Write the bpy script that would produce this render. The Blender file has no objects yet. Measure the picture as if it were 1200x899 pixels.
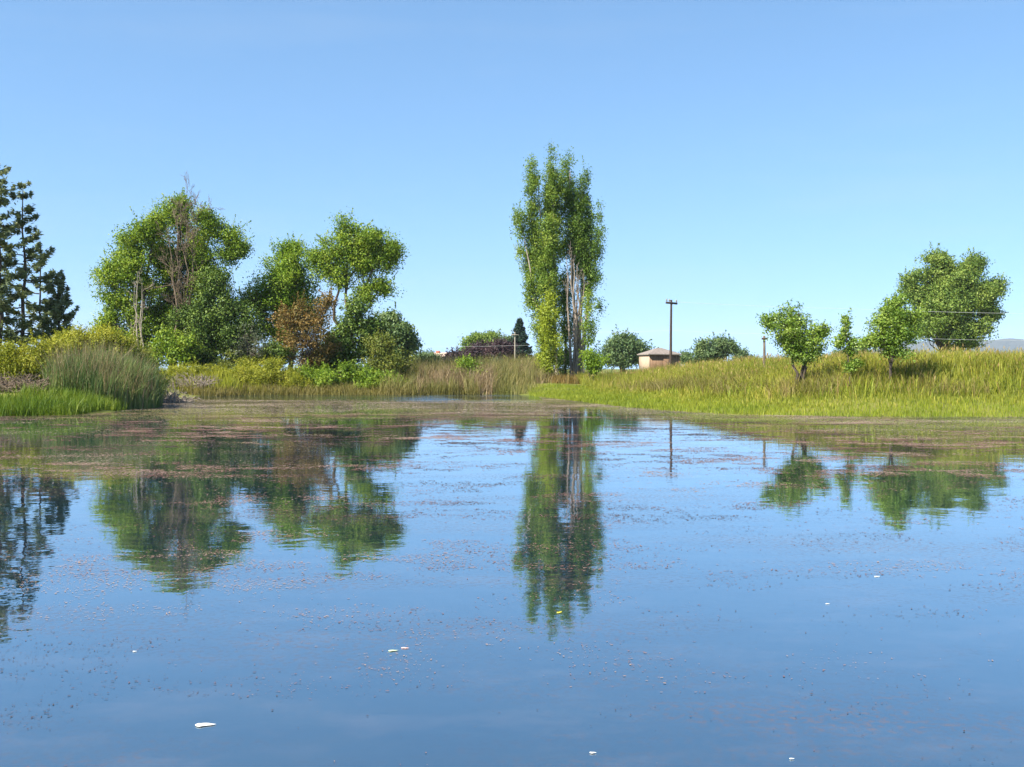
import bpy, math
import numpy as np

# ------------------------------------------------------------------ basics
sc = bpy.context.scene
COL = sc.collection
F = 1287.0                    # focal length in pixels of the 1200 px wide photograph
HC = 1.43                     # camera height over the water
HOR = 435.0                   # horizon row
R = np.random.default_rng(7)

def at(px, py, D):
    """point at distance D seen towards a pixel"""
    return np.array([(px - 600.0) / F * D, D, HC + (HOR - py) / F * D])

def X(px, D): return (px - 600.0) / F * D
def Z(py, D): return HC + (HOR - py) / F * D

# ------------------------------------------------------------------ noise (lattice value noise)
_G = np.random.default_rng(99).random((256, 256))
def vnoise(x, y):
    x = np.asarray(x, float); y = np.asarray(y, float)
    xi = np.floor(x).astype(int); yi = np.floor(y).astype(int)
    fx = x - xi; fy = y - yi
    fx = fx * fx * (3 - 2 * fx); fy = fy * fy * (3 - 2 * fy)
    a = _G[xi % 256, yi % 256]; b = _G[(xi + 1) % 256, yi % 256]
    c = _G[xi % 256, (yi + 1) % 256]; d = _G[(xi + 1) % 256, (yi + 1) % 256]
    return (a * (1 - fx) + b * fx) * (1 - fy) + (c * (1 - fx) + d * fx) * fy
def fbm(x, y, o=4):
    s = 0; a = 0.5; t = 0
    for k in range(o):
        s = s + a * vnoise(x * 2 ** k + 17.3 * k, y * 2 ** k + 5.1 * k); t += a; a *= 0.5
    return s / t
def sstep(a, b, v):
    t = np.clip((np.asarray(v, float) - a) / (b - a), 0, 1)
    return t * t * (3 - 2 * t)

# ------------------------------------------------------------------ shore and terrain height
SHORE = np.array([
    (-16.5, 35.0), (-14.6, 35.6), (-14.0, 38), (-14.0, 42), (-15.6, 49), (-18.2, 58), (-18.0, 63),
    (-15.3, 65.5), (-12.5, 66.2), (-10.2, 65.5), (-6.6, 66), (-3.2, 67.5), (0.0, 67.5), (1.3, 63.5), (3.2, 52),
    (4.6, 43.5), (6.0, 38.8), (7.3, 36), (10.6, 34.6), (15.9, 34.2), (22, 34.5), (30, 31), (33, 18), (24, 3),
    (8, 2.2), (-6, 2.4), (-20, 4), (-30, 16), (-27, 30), (-21, 34)], float)

def shore_dist(x, y):
    """signed distance to the shoreline, positive on land"""
    x = np.asarray(x, float).ravel(); y = np.asarray(y, float).ravel()
    d = np.full(x.shape, 1e9); ins = np.zeros(x.shape, bool)
    n = len(SHORE)
    for i in range(n):
        ax, ay = SHORE[i]; bx, by = SHORE[(i + 1) % n]
        ex, ey = bx - ax, by - ay
        t = np.clip(((x - ax) * ex + (y - ay) * ey) / (ex * ex + ey * ey), 0, 1)
        d = np.minimum(d, np.hypot(x - ax - t * ex, y - ay - t * ey))
        cond = ((ay > y) != (by > y)) & (x < (bx - ax) * (y - ay) / (by - ay + 1e-12) + ax)
        ins ^= cond
    return np.where(ins, -d, d)

def ground(x, y):
    shp = np.shape(x)
    x = np.asarray(x, float).ravel(); y = np.asarray(y, float).ravel()
    s = shore_dist(x, y) + 0.9 * (vnoise(x * 0.55 + 3, y * 0.55 + 8) - 0.5) * 0.9
    right = sstep(1.5, 7, x)
    Hh = 0.62 * (1 - right) + right * (0.78 + 0.68 * sstep(6, 18, x))
    Hh = Hh - 0.3 * right * sstep(50, 66, y) * (1 - sstep(4, 16, x))
    L = 3.5 * (1 - right) + right * 9.0
    up = Hh * (0.45 * np.clip(s / L, 0, 1) + 0.55 * sstep(0, 1, s / L))
    up = up + np.clip(s, 0, 1) * 0.02 + 0.12 * (fbm(x * 0.16, y * 0.16) - 0.5) * sstep(0, 6, s)
    far = np.hypot(x, y - 40)
    up = up + 0.9 * sstep(110, 500, far) + 6 * sstep(700, 3500, far) * 0
    z = np.where(s >= 0, up, np.maximum(-1.2, s * 0.35))
    return z.reshape(shp) if shp else float(z[0])

# ------------------------------------------------------------------ mesh helpers
def new_mesh(name, verts, faces_flat, fsize, mat=None, parent=None, attrs=None, smooth=False):
    """faces_flat: flat loop indices, fsize: loops per face (int or array)"""
    verts = np.ascontiguousarray(verts, np.float32); lo = np.ascontiguousarray(faces_flat, np.int32).ravel()
    if np.isscalar(fsize): fsize = np.full(len(lo) // fsize, fsize, np.int32)
    st = np.zeros(len(fsize), np.int32); st[1:] = np.cumsum(fsize)[:-1]
    me = bpy.data.meshes.new(name)
    me.vertices.add(len(verts)); me.vertices.foreach_set('co', verts.ravel())
    me.loops.add(len(lo)); me.loops.foreach_set('vertex_index', lo)
    me.polygons.add(len(fsize)); me.polygons.foreach_set('loop_start', st)
    if attrs:
        for k, v in attrs.items():
            a = me.attributes.new(k, 'FLOAT', 'FACE'); a.data.foreach_set('value', np.ascontiguousarray(v, np.float32))
    if smooth:
        me.polygons.foreach_set('use_smooth', np.ones(len(fsize), bool))
    me.update(calc_edges=True)
    o = bpy.data.objects.new(name, me); COL.objects.link(o)
    if mat: me.materials.append(mat)
    if parent: o.parent = parent
    return o

def tag(o, label, cat, group=None):
    o['label'] = label; o['category'] = cat
    if group: o['group'] = group
    return o
def stuff(o, label, cat):
    o['kind'] = 'stuff'; o['label'] = label; o['category'] = cat; return o
def structure(o, label=None, cat=None):
    o['kind'] = 'structure'
    if label: o['label'] = label
    if cat: o['category'] = cat
    return o
def thing(name, loc, label, cat, group=None):
    o = bpy.data.objects.new(name, None); COL.objects.link(o); o.location = [float(v) for v in loc]
    o.empty_display_size = 0.3
    return tag(o, label, cat, group)

def unit(v): return v / (np.linalg.norm(v, axis=-1, keepdims=True) + 1e-9)

class Tubes:
    """tapered tubes collected into one mesh"""
    def __init__(s): s.v = []; s.f = []; s.n = 0
    def add(s, pts, rad, sides=7, flare=0.0):
        pts = np.asarray(pts, float); rad = np.asarray(rad, float) * np.ones(len(pts))
        n = len(pts); t = np.gradient(pts, axis=0); t = unit(t)
        ref = np.array([0.0, 1.0, 0.0]) if abs(t[0][1]) < 0.8 else np.array([1.0, 0, 0])
        u = unit(np.cross(t, ref)); w = np.cross(t, u)
        ang = np.linspace(0, 2 * np.pi, sides, endpoint=False)
        ring = pts[:, None, :] + rad[:, None, None] * (np.cos(ang)[None, :, None] * u[:, None, :] + np.sin(ang)[None, :, None] * w[:, None, :])
        i = np.arange(n - 1)[:, None] * sides; k = np.arange(sides)[None, :]; k2 = (k + 1) % sides
        q = np.stack([i + k, i + k2, i + sides + k2, i + sides + k], -1).reshape(-1, 4) + s.n
        s.v.append(ring.reshape(-1, 3)); s.f.append(q); s.n += n * sides
    def build(s, name, mat, parent=None):
        return new_mesh(name, np.concatenate(s.v), np.concatenate(s.f), 4, mat, parent, smooth=True)

class Bx:
    """boxes and prisms collected into one mesh"""
    def __init__(s): s.v = []; s.f = []
    def box(s, c, size, ax=(1, 0, 0), ay=(0, 1, 0), az=(0, 0, 1)):
        c = np.array(c, float); A = np.array([ax, ay, az], float)
        n = len(s.v)
        for dz in (-1, 1):
            for dx, dy in ((-1, -1), (1, -1), (1, 1), (-1, 1)):
                s.v.append(c + 0.5 * (dx * size[0] * A[0] + dy * size[1] * A[1] + dz * size[2] * A[2]))
        for f in ((3, 2, 1, 0), (4, 5, 6, 7), (0, 1, 5, 4), (1, 2, 6, 5), (2, 3, 7, 6), (3, 0, 4, 7)):
            s.f.append([n + k for k in f])
    def poly(s, pts):
        n = len(s.v); s.v += [np.array(p, float) for p in pts]; s.f.append(list(range(n, n + len(pts))))
    def build(s, name, mat, parent=None):
        return new_mesh(name, np.array(s.v), np.concatenate([np.array(f) for f in s.f]), np.array([len(f) for f in s.f], np.int32), mat, parent)

# ------------------------------------------------------------------ materials
def mat_new(name):
    m = bpy.data.materials.new(name); m.use_nodes = True; nt = m.node_tree; nt.nodes.clear()
    out = nt.nodes.new('ShaderNodeOutputMaterial'); return m, nt, out
def N(nt, typ, **kw):
    n = nt.nodes.new(typ)
    for k, v in kw.items():
        if k.startswith('_'): setattr(n, k[1:], v)
        else: n.inputs[k.replace('__', ' ')].default_value = v
    return n
def ramp(nt, stops):
    r = nt.nodes.new('ShaderNodeValToRGB'); e = r.color_ramp.elements
    while len(e) < len(stops): e.new(0.5)
    for k, (p, c) in enumerate(stops): e[k].position = p; e[k].color = (*c, 1)
    return r

def leaf_mat(name, cols, trans=0.36, rough=0.55, spec=0.25, tw=(1.15, 1.1, 0.6), nscale=0.9):
    """cols: dark, mid, light leaf colours spread over the leaves by a per-leaf value and a soft noise"""
    m, nt, out = mat_new(name); L = nt.links.new
    a = N(nt, 'ShaderNodeAttribute', _attribute_name='tint')
    tc = N(nt, 'ShaderNodeTexCoord'); no = N(nt, 'ShaderNodeTexNoise', Scale=nscale, Detail=2.0)
    L(tc.outputs['Object'], no.inputs['Vector'])
    ad = N(nt, 'ShaderNodeMath', _operation='MULTIPLY_ADD'); L(no.outputs['Fac'], ad.inputs[0]); ad.inputs[1].default_value = 1.1; ad.inputs[2].default_value = -0.55
    s = N(nt, 'ShaderNodeMath', _operation='ADD'); L(a.outputs['Fac'], s.inputs[0]); L(ad.outputs[0], s.inputs[1])
    k = len(cols); r = ramp(nt, [(0.08 + 0.84 * i / (k - 1), c) for i, c in enumerate(cols)])
    L(s.outputs[0], r.inputs['Fac'])
    p = N(nt, 'ShaderNodeBsdfPrincipled', Roughness=rough); p.inputs['Specular IOR Level'].default_value = spec
    L(r.outputs['Color'], p.inputs['Base Color'])
    tm = N(nt, 'ShaderNodeMix', _data_type='RGBA', _blend_type='MULTIPLY'); tm.inputs[0].default_value = 1
    L(r.outputs['Color'], tm.inputs[6]); tm.inputs[7].default_value = (*tw, 1)
    t = N(nt, 'ShaderNodeBsdfTranslucent'); L(tm.outputs[2], t.inputs['Color'])
    mx = N(nt, 'ShaderNodeMixShader', Fac=trans); L(p.outputs[0], mx.inputs[1]); L(t.outputs[0], mx.inputs[2])
    L(mx.outputs[0], out.inputs['Surface'])
    return m

def rough_mat(name, c1, c2, scale=3.0, stretch=(1, 1, 1), rough=0.85, bump=0.4, bdist=0.02, c3=None):
    m, nt, out = mat_new(name); L = nt.links.new
    tc = N(nt, 'ShaderNodeTexCoord'); mp = N(nt, 'ShaderNodeMapping'); mp.inputs['Scale'].default_value = stretch
    L(tc.outputs['Object'], mp.inputs['Vector'])
    no = N(nt, 'ShaderNodeTexNoise', Scale=scale, Detail=6.0, Roughness=0.6); L(mp.outputs[0], no.inputs['Vector'])
    r = ramp(nt, [(0.3, c1), (0.7, c2)] if c3 is None else [(0.3, c1), (0.5, c2), (0.7, c3)]); L(no.outputs['Fac'], r.inputs['Fac'])
    p = N(nt, 'ShaderNodeBsdfPrincipled', Roughness=rough); L(r.outputs['Color'], p.inputs['Base Color'])
    p.inputs['Specular IOR Level'].default_value = 0.2
    b = N(nt, 'ShaderNodeBump', Strength=bump, Distance=bdist); L(no.outputs['Fac'], b.inputs['Height']); L(b.outputs[0], p.inputs['Normal'])
    L(p.outputs[0], out.inputs['Surface'])
    return m

M = {}
M['bark'] = rough_mat('bark', (0.06, 0.045, 0.032), (0.17, 0.135, 0.10), 5, (3, 3, 0.6))
M['grey_bark'] = rough_mat('grey_bark', (0.17, 0.135, 0.105), (0.42, 0.36, 0.29), 4, (4, 4, 0.5))
M['dead_wood'] = rough_mat('dead_wood', (0.13, 0.10, 0.08), (0.32, 0.265, 0.21), 5, (3, 3, 0.6))
M['brown_dead'] = rough_mat('brown_dead_wood', (0.09, 0.065, 0.045), (0.22, 0.165, 0.115), 5, (3, 3, 0.6))
M['dark_bark'] = rough_mat('dark_bark', (0.035, 0.026, 0.02), (0.09, 0.07, 0.055), 5, (3, 3, 0.6))
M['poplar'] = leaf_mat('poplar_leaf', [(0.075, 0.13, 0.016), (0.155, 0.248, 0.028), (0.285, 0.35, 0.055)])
M['poplar_shade'] = leaf_mat('poplar_leaf_shade_side', [(0.055, 0.11, 0.016), (0.11, 0.195, 0.026), (0.20, 0.28, 0.042)])  # darker copy of the poplar leaf, shade of the dark side put into colour
M['poplar_young'] = leaf_mat('young_poplar_leaf', [(0.15, 0.20, 0.014), (0.25, 0.31, 0.022), (0.34, 0.38, 0.035)])
M['cotton'] = leaf_mat('cottonwood_leaf', [(0.075, 0.135, 0.010), (0.165, 0.262, 0.018), (0.30, 0.365, 0.042)])
M['cotton_bright'] = leaf_mat('bright_leaf', [(0.09, 0.165, 0.010), (0.17, 0.27, 0.016), (0.25, 0.33, 0.03)])
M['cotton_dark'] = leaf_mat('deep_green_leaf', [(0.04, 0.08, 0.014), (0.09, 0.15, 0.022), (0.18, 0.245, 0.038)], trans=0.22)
M['olive'] = leaf_mat('olive_leaf', [(0.08, 0.11, 0.016), (0.15, 0.18, 0.028), (0.24, 0.24, 0.045)])
M['rust'] = leaf_mat('rust_leaf', [(0.09, 0.09, 0.02), (0.19, 0.135, 0.035), (0.30, 0.20, 0.065)], tw=(1.1, 0.8, 0.5))
M['yellow'] = leaf_mat('yellow_green_leaf', [(0.15, 0.18, 0.014), (0.27, 0.29, 0.024), (0.39, 0.37, 0.045)])
M['greyshrub'] = leaf_mat('grey_green_leaf', [(0.05, 0.07, 0.04), (0.10, 0.125, 0.07), (0.17, 0.185, 0.115)])
M['fargreen'] = leaf_mat('far_tree_leaf', [(0.06, 0.11, 0.045), (0.11, 0.175, 0.065), (0.19, 0.25, 0.09)])
M['farbright'] = leaf_mat('far_bright_leaf', [(0.08, 0.145, 0.025), (0.16, 0.24, 0.04), (0.27, 0.335, 0.07)])
M['purple'] = leaf_mat('purple_leaf', [(0.03, 0.022, 0.028), (0.06, 0.04, 0.045), (0.10, 0.06, 0.06)], tw=(1.1, 0.7, 0.8))
M['cedar'] = leaf_mat('cedar_needles', [(0.018, 0.04, 0.026), (0.032, 0.065, 0.04), (0.055, 0.095, 0.055)], trans=0.12)
M['conifer'] = leaf_mat('conifer_needles', [(0.055, 0.082, 0.036), (0.12, 0.155, 0.068), (0.22, 0.245, 0.115)], trans=0.25)
M['sapling'] = leaf_mat('sapling_leaf', [(0.09, 0.165, 0.018), (0.17, 0.265, 0.03), (0.28, 0.36, 0.065)], spec=0.4, rough=0.42)
M['turf'] = leaf_mat('turf_blade', [(0.105, 0.155, 0.012), (0.19, 0.235, 0.018), (0.29, 0.305, 0.03)], nscale=0.35)
M['sedge'] = leaf_mat('sedge_blade', [(0.06, 0.115, 0.010), (0.12, 0.185, 0.014), (0.20, 0.245, 0.028)], nscale=0.5)
M['meadow'] = leaf_mat('meadow_blade', [(0.12, 0.15, 0.016), (0.24, 0.255, 0.028), (0.39, 0.34, 0.06)], nscale=0.3)
M['seed'] = leaf_mat('seed_head', [(0.22, 0.14, 0.05), (0.32, 0.22, 0.08), (0.44, 0.34, 0.15)], nscale=0.3)
M['weed'] = leaf_mat('dry_weed', [(0.10, 0.095, 0.02), (0.18, 0.155, 0.04), (0.27, 0.22, 0.08)], nscale=0.5)
M['reed'] = leaf_mat('reed_blade', [(0.055, 0.105, 0.030), (0.11, 0.17, 0.045), (0.22, 0.25, 0.08)], nscale=0.6, trans=0.2)
M['dryreed'] = leaf_mat('dry_reed_blade', [(0.14, 0.105, 0.05), (0.26, 0.19, 0.10), (0.40, 0.31, 0.19)], nscale=0.5, tw=(1, .9, .7))
M['greenreed'] = leaf_mat('green_reed_blade', [(0.10, 0.11, 0.03), (0.20, 0.19, 0.055), (0.32, 0.26, 0.11)], nscale=0.35)

# ------------------------------------------------------------------ foliage
def quads(pos, nrm, dirv, ln, wd):
    """leaf-shaped diamonds: centre, plane normal, long direction"""
    d = unit(dirv - nrm * np.sum(dirv * nrm, -1, keepdims=True)); s = np.cross(nrm, d)
    ln = ln[:, None]; wd = wd[:, None]
    v = np.stack([pos - d * ln * 0.5, pos + s * wd * 0.5 - d * ln * 0.08 , pos + d * ln * 0.5, pos - s * wd * 0.5 - d * ln * 0.08], 1)
    # a slight fold along the midrib
    v[:, 1] += nrm * wd * 0.12; v[:, 3] += nrm * wd * 0.12
    return v.reshape(-1, 3)

def foliage(lobes, rng, clumps_per_m2=1.3, leaves=60, clump_r=0.55, leaf=0.18, vert=1.0, inner=0.35, up=0.35, asp=0.62, flat=0.75, sprig=0.45, sup=0.55):
    """lobes: (cx,cy,cz, rx,ry,rz). Leaves gathered in clumps near each lobe's skin and some inside. Returns verts, tint, clump centres"""
    V = []; T = []; C = []
    for (cx, cy, cz, rx, ry, rz) in lobes:
        area = 4 * np.pi * (((rx * ry) ** 1.6 + (rx * rz) ** 1.6 + (ry * rz) ** 1.6) / 3) ** (1 / 1.6)
        nc = max(3, int(area * clumps_per_m2 * rng.uniform(0.6, 1.25)))
        d = unit(rng.normal(size=(nc, 3)))
        rr = np.where(rng.random(nc) < inner, rng.uniform(0.2, 0.75, nc), rng.uniform(0.72, 1.10, nc))
        c = np.array([cx, cy, cz]) + d * rr[:, None] * np.array([rx, ry, rz])
        cr = clump_r * rng.uniform(0.55, 1.35, nc)
        ct = rng.normal(0.5, 0.16, nc)
        nl = np.maximum(5, (leaves * (cr / clump_r) ** 1.6 * rng.uniform(0.6, 1.3, nc))).astype(int)
        idx = np.repeat(np.arange(nc), nl); n = len(idx)
        off = rng.normal(size=(n, 3)) * 0.5; l = np.linalg.norm(off, axis=1, keepdims=True); off = off / np.maximum(1, l / 1.5)
        off *= cr[idx][:, None] * np.array([1, 1, flat * vert])
        p = c[idx] + off
        nr = unit(unit(off) * 0.55 + d[idx] * 0.45 + rng.normal(size=(n, 3)) * 0.75 + np.array([0, 0, up]))
        dr = rng.normal(size=(n, 3)) + np.array([0, 0, -0.4])
        sz = leaf * rng.uniform(0.65, 1.3, n)
        V.append(quads(p, nr, dr, sz, sz * asp)); T.append(np.clip(ct[idx] + rng.normal(0, 0.2, n), 0, 1)); C.append(c)
        # leafy shoots reaching out of the crown's skin
        ns = max(2, int(nc * sprig)); d = unit(rng.normal(size=(ns, 3)) + [0, 0, 0.25])
        st = np.array([cx, cy, cz]) + d * np.array([rx, ry, rz]) * 0.85; dd = unit(d * 0.7 + rng.normal(size=(ns, 3)) * 0.4 + [0, 0, sup])
        ln = clump_r * rng.uniform(0.7, 2.0, ns); nl = np.maximum(6, (ln / leaf * 5)).astype(int); idx = np.repeat(np.arange(ns), nl); n = len(idx)
        u = rng.random(n); p = st[idx] + dd[idx] * (ln[idx] * u)[:, None] + rng.normal(size=(n, 3)) * leaf * 0.55 * (1.2 - u)[:, None]
        nr = unit(rng.normal(size=(n, 3)) + [0, 0, up]); dr = dd[idx] + rng.normal(size=(n, 3)) * 0.7; sz = leaf * rng.uniform(0.55, 1.15, n)
        V.append(quads(p, nr, dr, sz, sz * asp)); T.append(np.clip(rng.normal(0.58, 0.16, ns)[idx] + rng.normal(0, 0.12, n), 0, 1))
    return np.concatenate(V), np.concatenate(T), np.concatenate(C)

def foliage_obj(name, V, T, mat, parent):
    return new_mesh(name, V, np.arange(len(V)), 4, mat, parent, {'tint': T})

def sublobes(lobes, rng):
    out = []
    for (cx, cy, cz, rx, ry, rz) in lobes:
        for k in range(6):
            d = unit(rng.normal(size=3)) * rng.uniform(0.35, 0.82); q = rng.uniform(0.32, 0.62)
            out.append((cx + d[0] * rx, cy + d[1] * ry, cz + d[2] * rz, rx * q, ry * q, rz * q))
        out.append((cx, cy, cz, rx * 0.55, ry * 0.55, rz * 0.55))
    return out

def curve(a, b, rng, n=6, wob=0.06, sag=0.0):
    a = np.array(a, float); b = np.array(b, float); t = np.linspace(0, 1, n)[:, None]
    L = np.linalg.norm(b - a); p = a + (b - a) * t
    w = rng.normal(size=(n, 3)) * L * wob; w[0] = 0; w[-1] = 0
    p = p + w * np.sin(np.pi * t); p[:, 2] += (-sag * L * (4 * t * (1 - t)))[:, 0]
    return p

def tree(name, label, base, D, lobes_px, mat, bark='bark', group=None, cat='tree', trunk_r=0.25, stems=None, yoff=0.0,
         crown='crown', trunk='trunk', seed=1, split=True, stem_wob=0.035, depth=0.9, limb_k=0.5, twigs=26, nlimb=None, **kw):
    """lobes_px: (px, py, rx, ry[, depth offset]) read off the picture and placed at the tree's own distance D, with real depth"""
    rng = np.random.default_rng(seed); s = D / F
    bx, by = X(base, D), D; bz = ground(bx, by) - 0.05
    root = thing(name, (bx, by, bz), label, cat, group)
    lobes = []
    for l in lobes_px:
        px, py, rx, ry = l[:4]; dy = l[4] if len(l) > 4 else rng.uniform(-0.3, 0.3) * rx * s
        lobes.append((X(px, D) - bx, dy, Z(py, D) - bz, rx * s, max(rx * s * depth, 0.25), ry * s))
    V, T, C = foliage(sublobes(lobes, rng) if split else lobes, rng, **kw)
    V[:, 2] = np.maximum(V[:, 2], 0.06)
    foliage_obj(crown, V, T, M[mat], root)
    tb = Tubes()
    top = max(l[2] for l in lobes)
    if stems is None: stems = [((0, 0), None)]
    ends = []
    for (o, tgt) in stems:
        if tgt is None:
            k = int(np.argmax([l[2] + 0.3 * l[5] for l in lobes])); tgt = (lobes[k][0], lobes[k][1], lobes[k][2])
        else:
            tgt = (X(tgt[0], D) - bx, tgt[2] if len(tgt) > 2 else 0.0, Z(tgt[1], D) - bz)
        p = curve((o[0], o[1], -0.1), tgt, rng, 9, stem_wob)
        t = np.linspace(0, 1, 9); r = trunk_r * (1 - 0.82 * t); r[0] *= 1.35
        tb.add(p, r, 8); ends.append((p, r))
    for i, l in enumerate(lobes if nlimb is None else lobes[:nlimb]):
        c = np.array(l[:3]); p, r = ends[int(np.argmin([np.linalg.norm(e[0][-1] - c) for e in ends]))]
        k = int(np.clip(np.searchsorted(p[:, 2], c[2] - 1.2 * abs(l[3]) - 0.3 * l[5]), 1, len(p) - 2))
        b = c + np.array([0, 0, 0.35 * l[5]])
        lp = curve(p[k], b, rng, 6, 0.06, 0.03); rr = max(0.02, min(r[k] * limb_k, 0.12 * max(l[3], l[5])))
        tb.add(lp, np.linspace(rr, rr * 0.3, 6), 6)
        near = C[np.linalg.norm((C - c) / np.array(l[3:]), axis=1) < 1.1]
        if len(near):
            for q in near[rng.integers(0, len(near), min(twigs, len(near)))]:
                st = lp[rng.integers(1, 6)]
                tb.add(curve(st, q, rng, 4, 0.07, 0.02), np.linspace(rr * 0.32, 0.008, 4), 4)
    tb.build(trunk, M[bark], root)
    return root

def shrub(name, label, base, D, lobes_px, mat, **kw):
    kw.setdefault('cat', 'shrub'); kw.setdefault('crown', 'foliage'); kw.setdefault('trunk', 'stems')
    kw.setdefault('trunk_r', 0.06); kw.setdefault('twigs', 30); kw.setdefault('bark', 'dark_bark')
    kw.setdefault('stems', [((-0.15, 0), None), ((0.15, 0.1), None), ((0.0, -0.12), None)])
    return tree(name, label, base, D, lobes_px, mat, **kw)

# ------------------------------------------------------------------ blades (grasses, reeds)
def blades(x, y, h, w, rng, lean=0.25, mat=None, name='grass', z=None, droop=0.25, tint=None):
    n = len(x); z = ground(x, y) - 0.02 if z is None else z
    a = rng.uniform(0, 2 * np.pi, n); f = np.stack([np.cos(a), np.sin(a), np.zeros(n)], 1)   # facing across
    b = rng.uniform(0, 2 * np.pi, n); ld = np.stack([np.cos(b), np.sin(b), np.zeros(n)], 1) * (rng.normal(0, lean, n) * h)[:, None]
    base = np.stack([x, y, z], 1); up = np.array([0, 0, 1.0])
    mid = base + up * (h * 0.55)[:, None] + ld * 0.35
    tip = base + up * (h * (1 - droop * rng.random(n) * 0.5))[:, None] + ld
    w2 = (w * 0.5)[:, None]
    V = np.stack([base - f * w2, base + f * w2, mid - f * w2 * 0.8, mid + f * w2 * 0.8, tip], 1).reshape(-1, 3)
    k = np.arange(n)[:, None] * 5
    fc = np.concatenate([k + [0, 1, 3], k + [0, 3, 2], k + [2, 3, 4]], 1).reshape(-1)
    t = np.clip(rng.normal(0.5, 0.2, n), 0, 1) if tint is None else tint
    o = new_mesh(name, V, fc, 3, mat, None, {'tint': np.repeat(t, 3)})
    return o, tip

def scatter(n, x0, x1, y0, y1, rng, keep):
    x = rng.uniform(x0, x1, n); y = rng.uniform(y0, y1, n); m = keep(x, y)
    return x[m], y[m]

# ================================================================== SETTING
# --- terrain, one sheet to the horizon
gx = np.concatenate([-np.geomspace(42, 6000, 40)[::-1], np.linspace(-41.5, 46, 190), np.geomspace(46.5, 6000, 40)])
gy = np.concatenate([-np.geomspace(8, 6000, 26)[::-1], np.linspace(-7.5, 112, 260), np.geomspace(113, 6000, 44)])
GX, GY = np.meshgrid(gx, gy)
GZ = ground(GX, GY)
nx, ny = len(gx), len(gy)
ii = (np.arange(ny - 1)[:, None] * nx + np.arange(nx - 1)[None, :]).ravel()
fq = np.stack([ii, ii + 1, ii + nx + 1, ii + nx], 1)
M['ground'] = rough_mat('ground_soil_and_grass', (0.075, 0.075, 0.018), (0.13, 0.145, 0.02), 0.5, c3=(0.19, 0.17, 0.05), bump=0.5, bdist=0.05)
terrain = new_mesh('ground', np.stack([GX, GY, GZ], -1).reshape(-1, 3), fq, 4, M['ground'], smooth=True)
structure(terrain, 'grassy ground and banks around the pond', 'ground')

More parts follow.
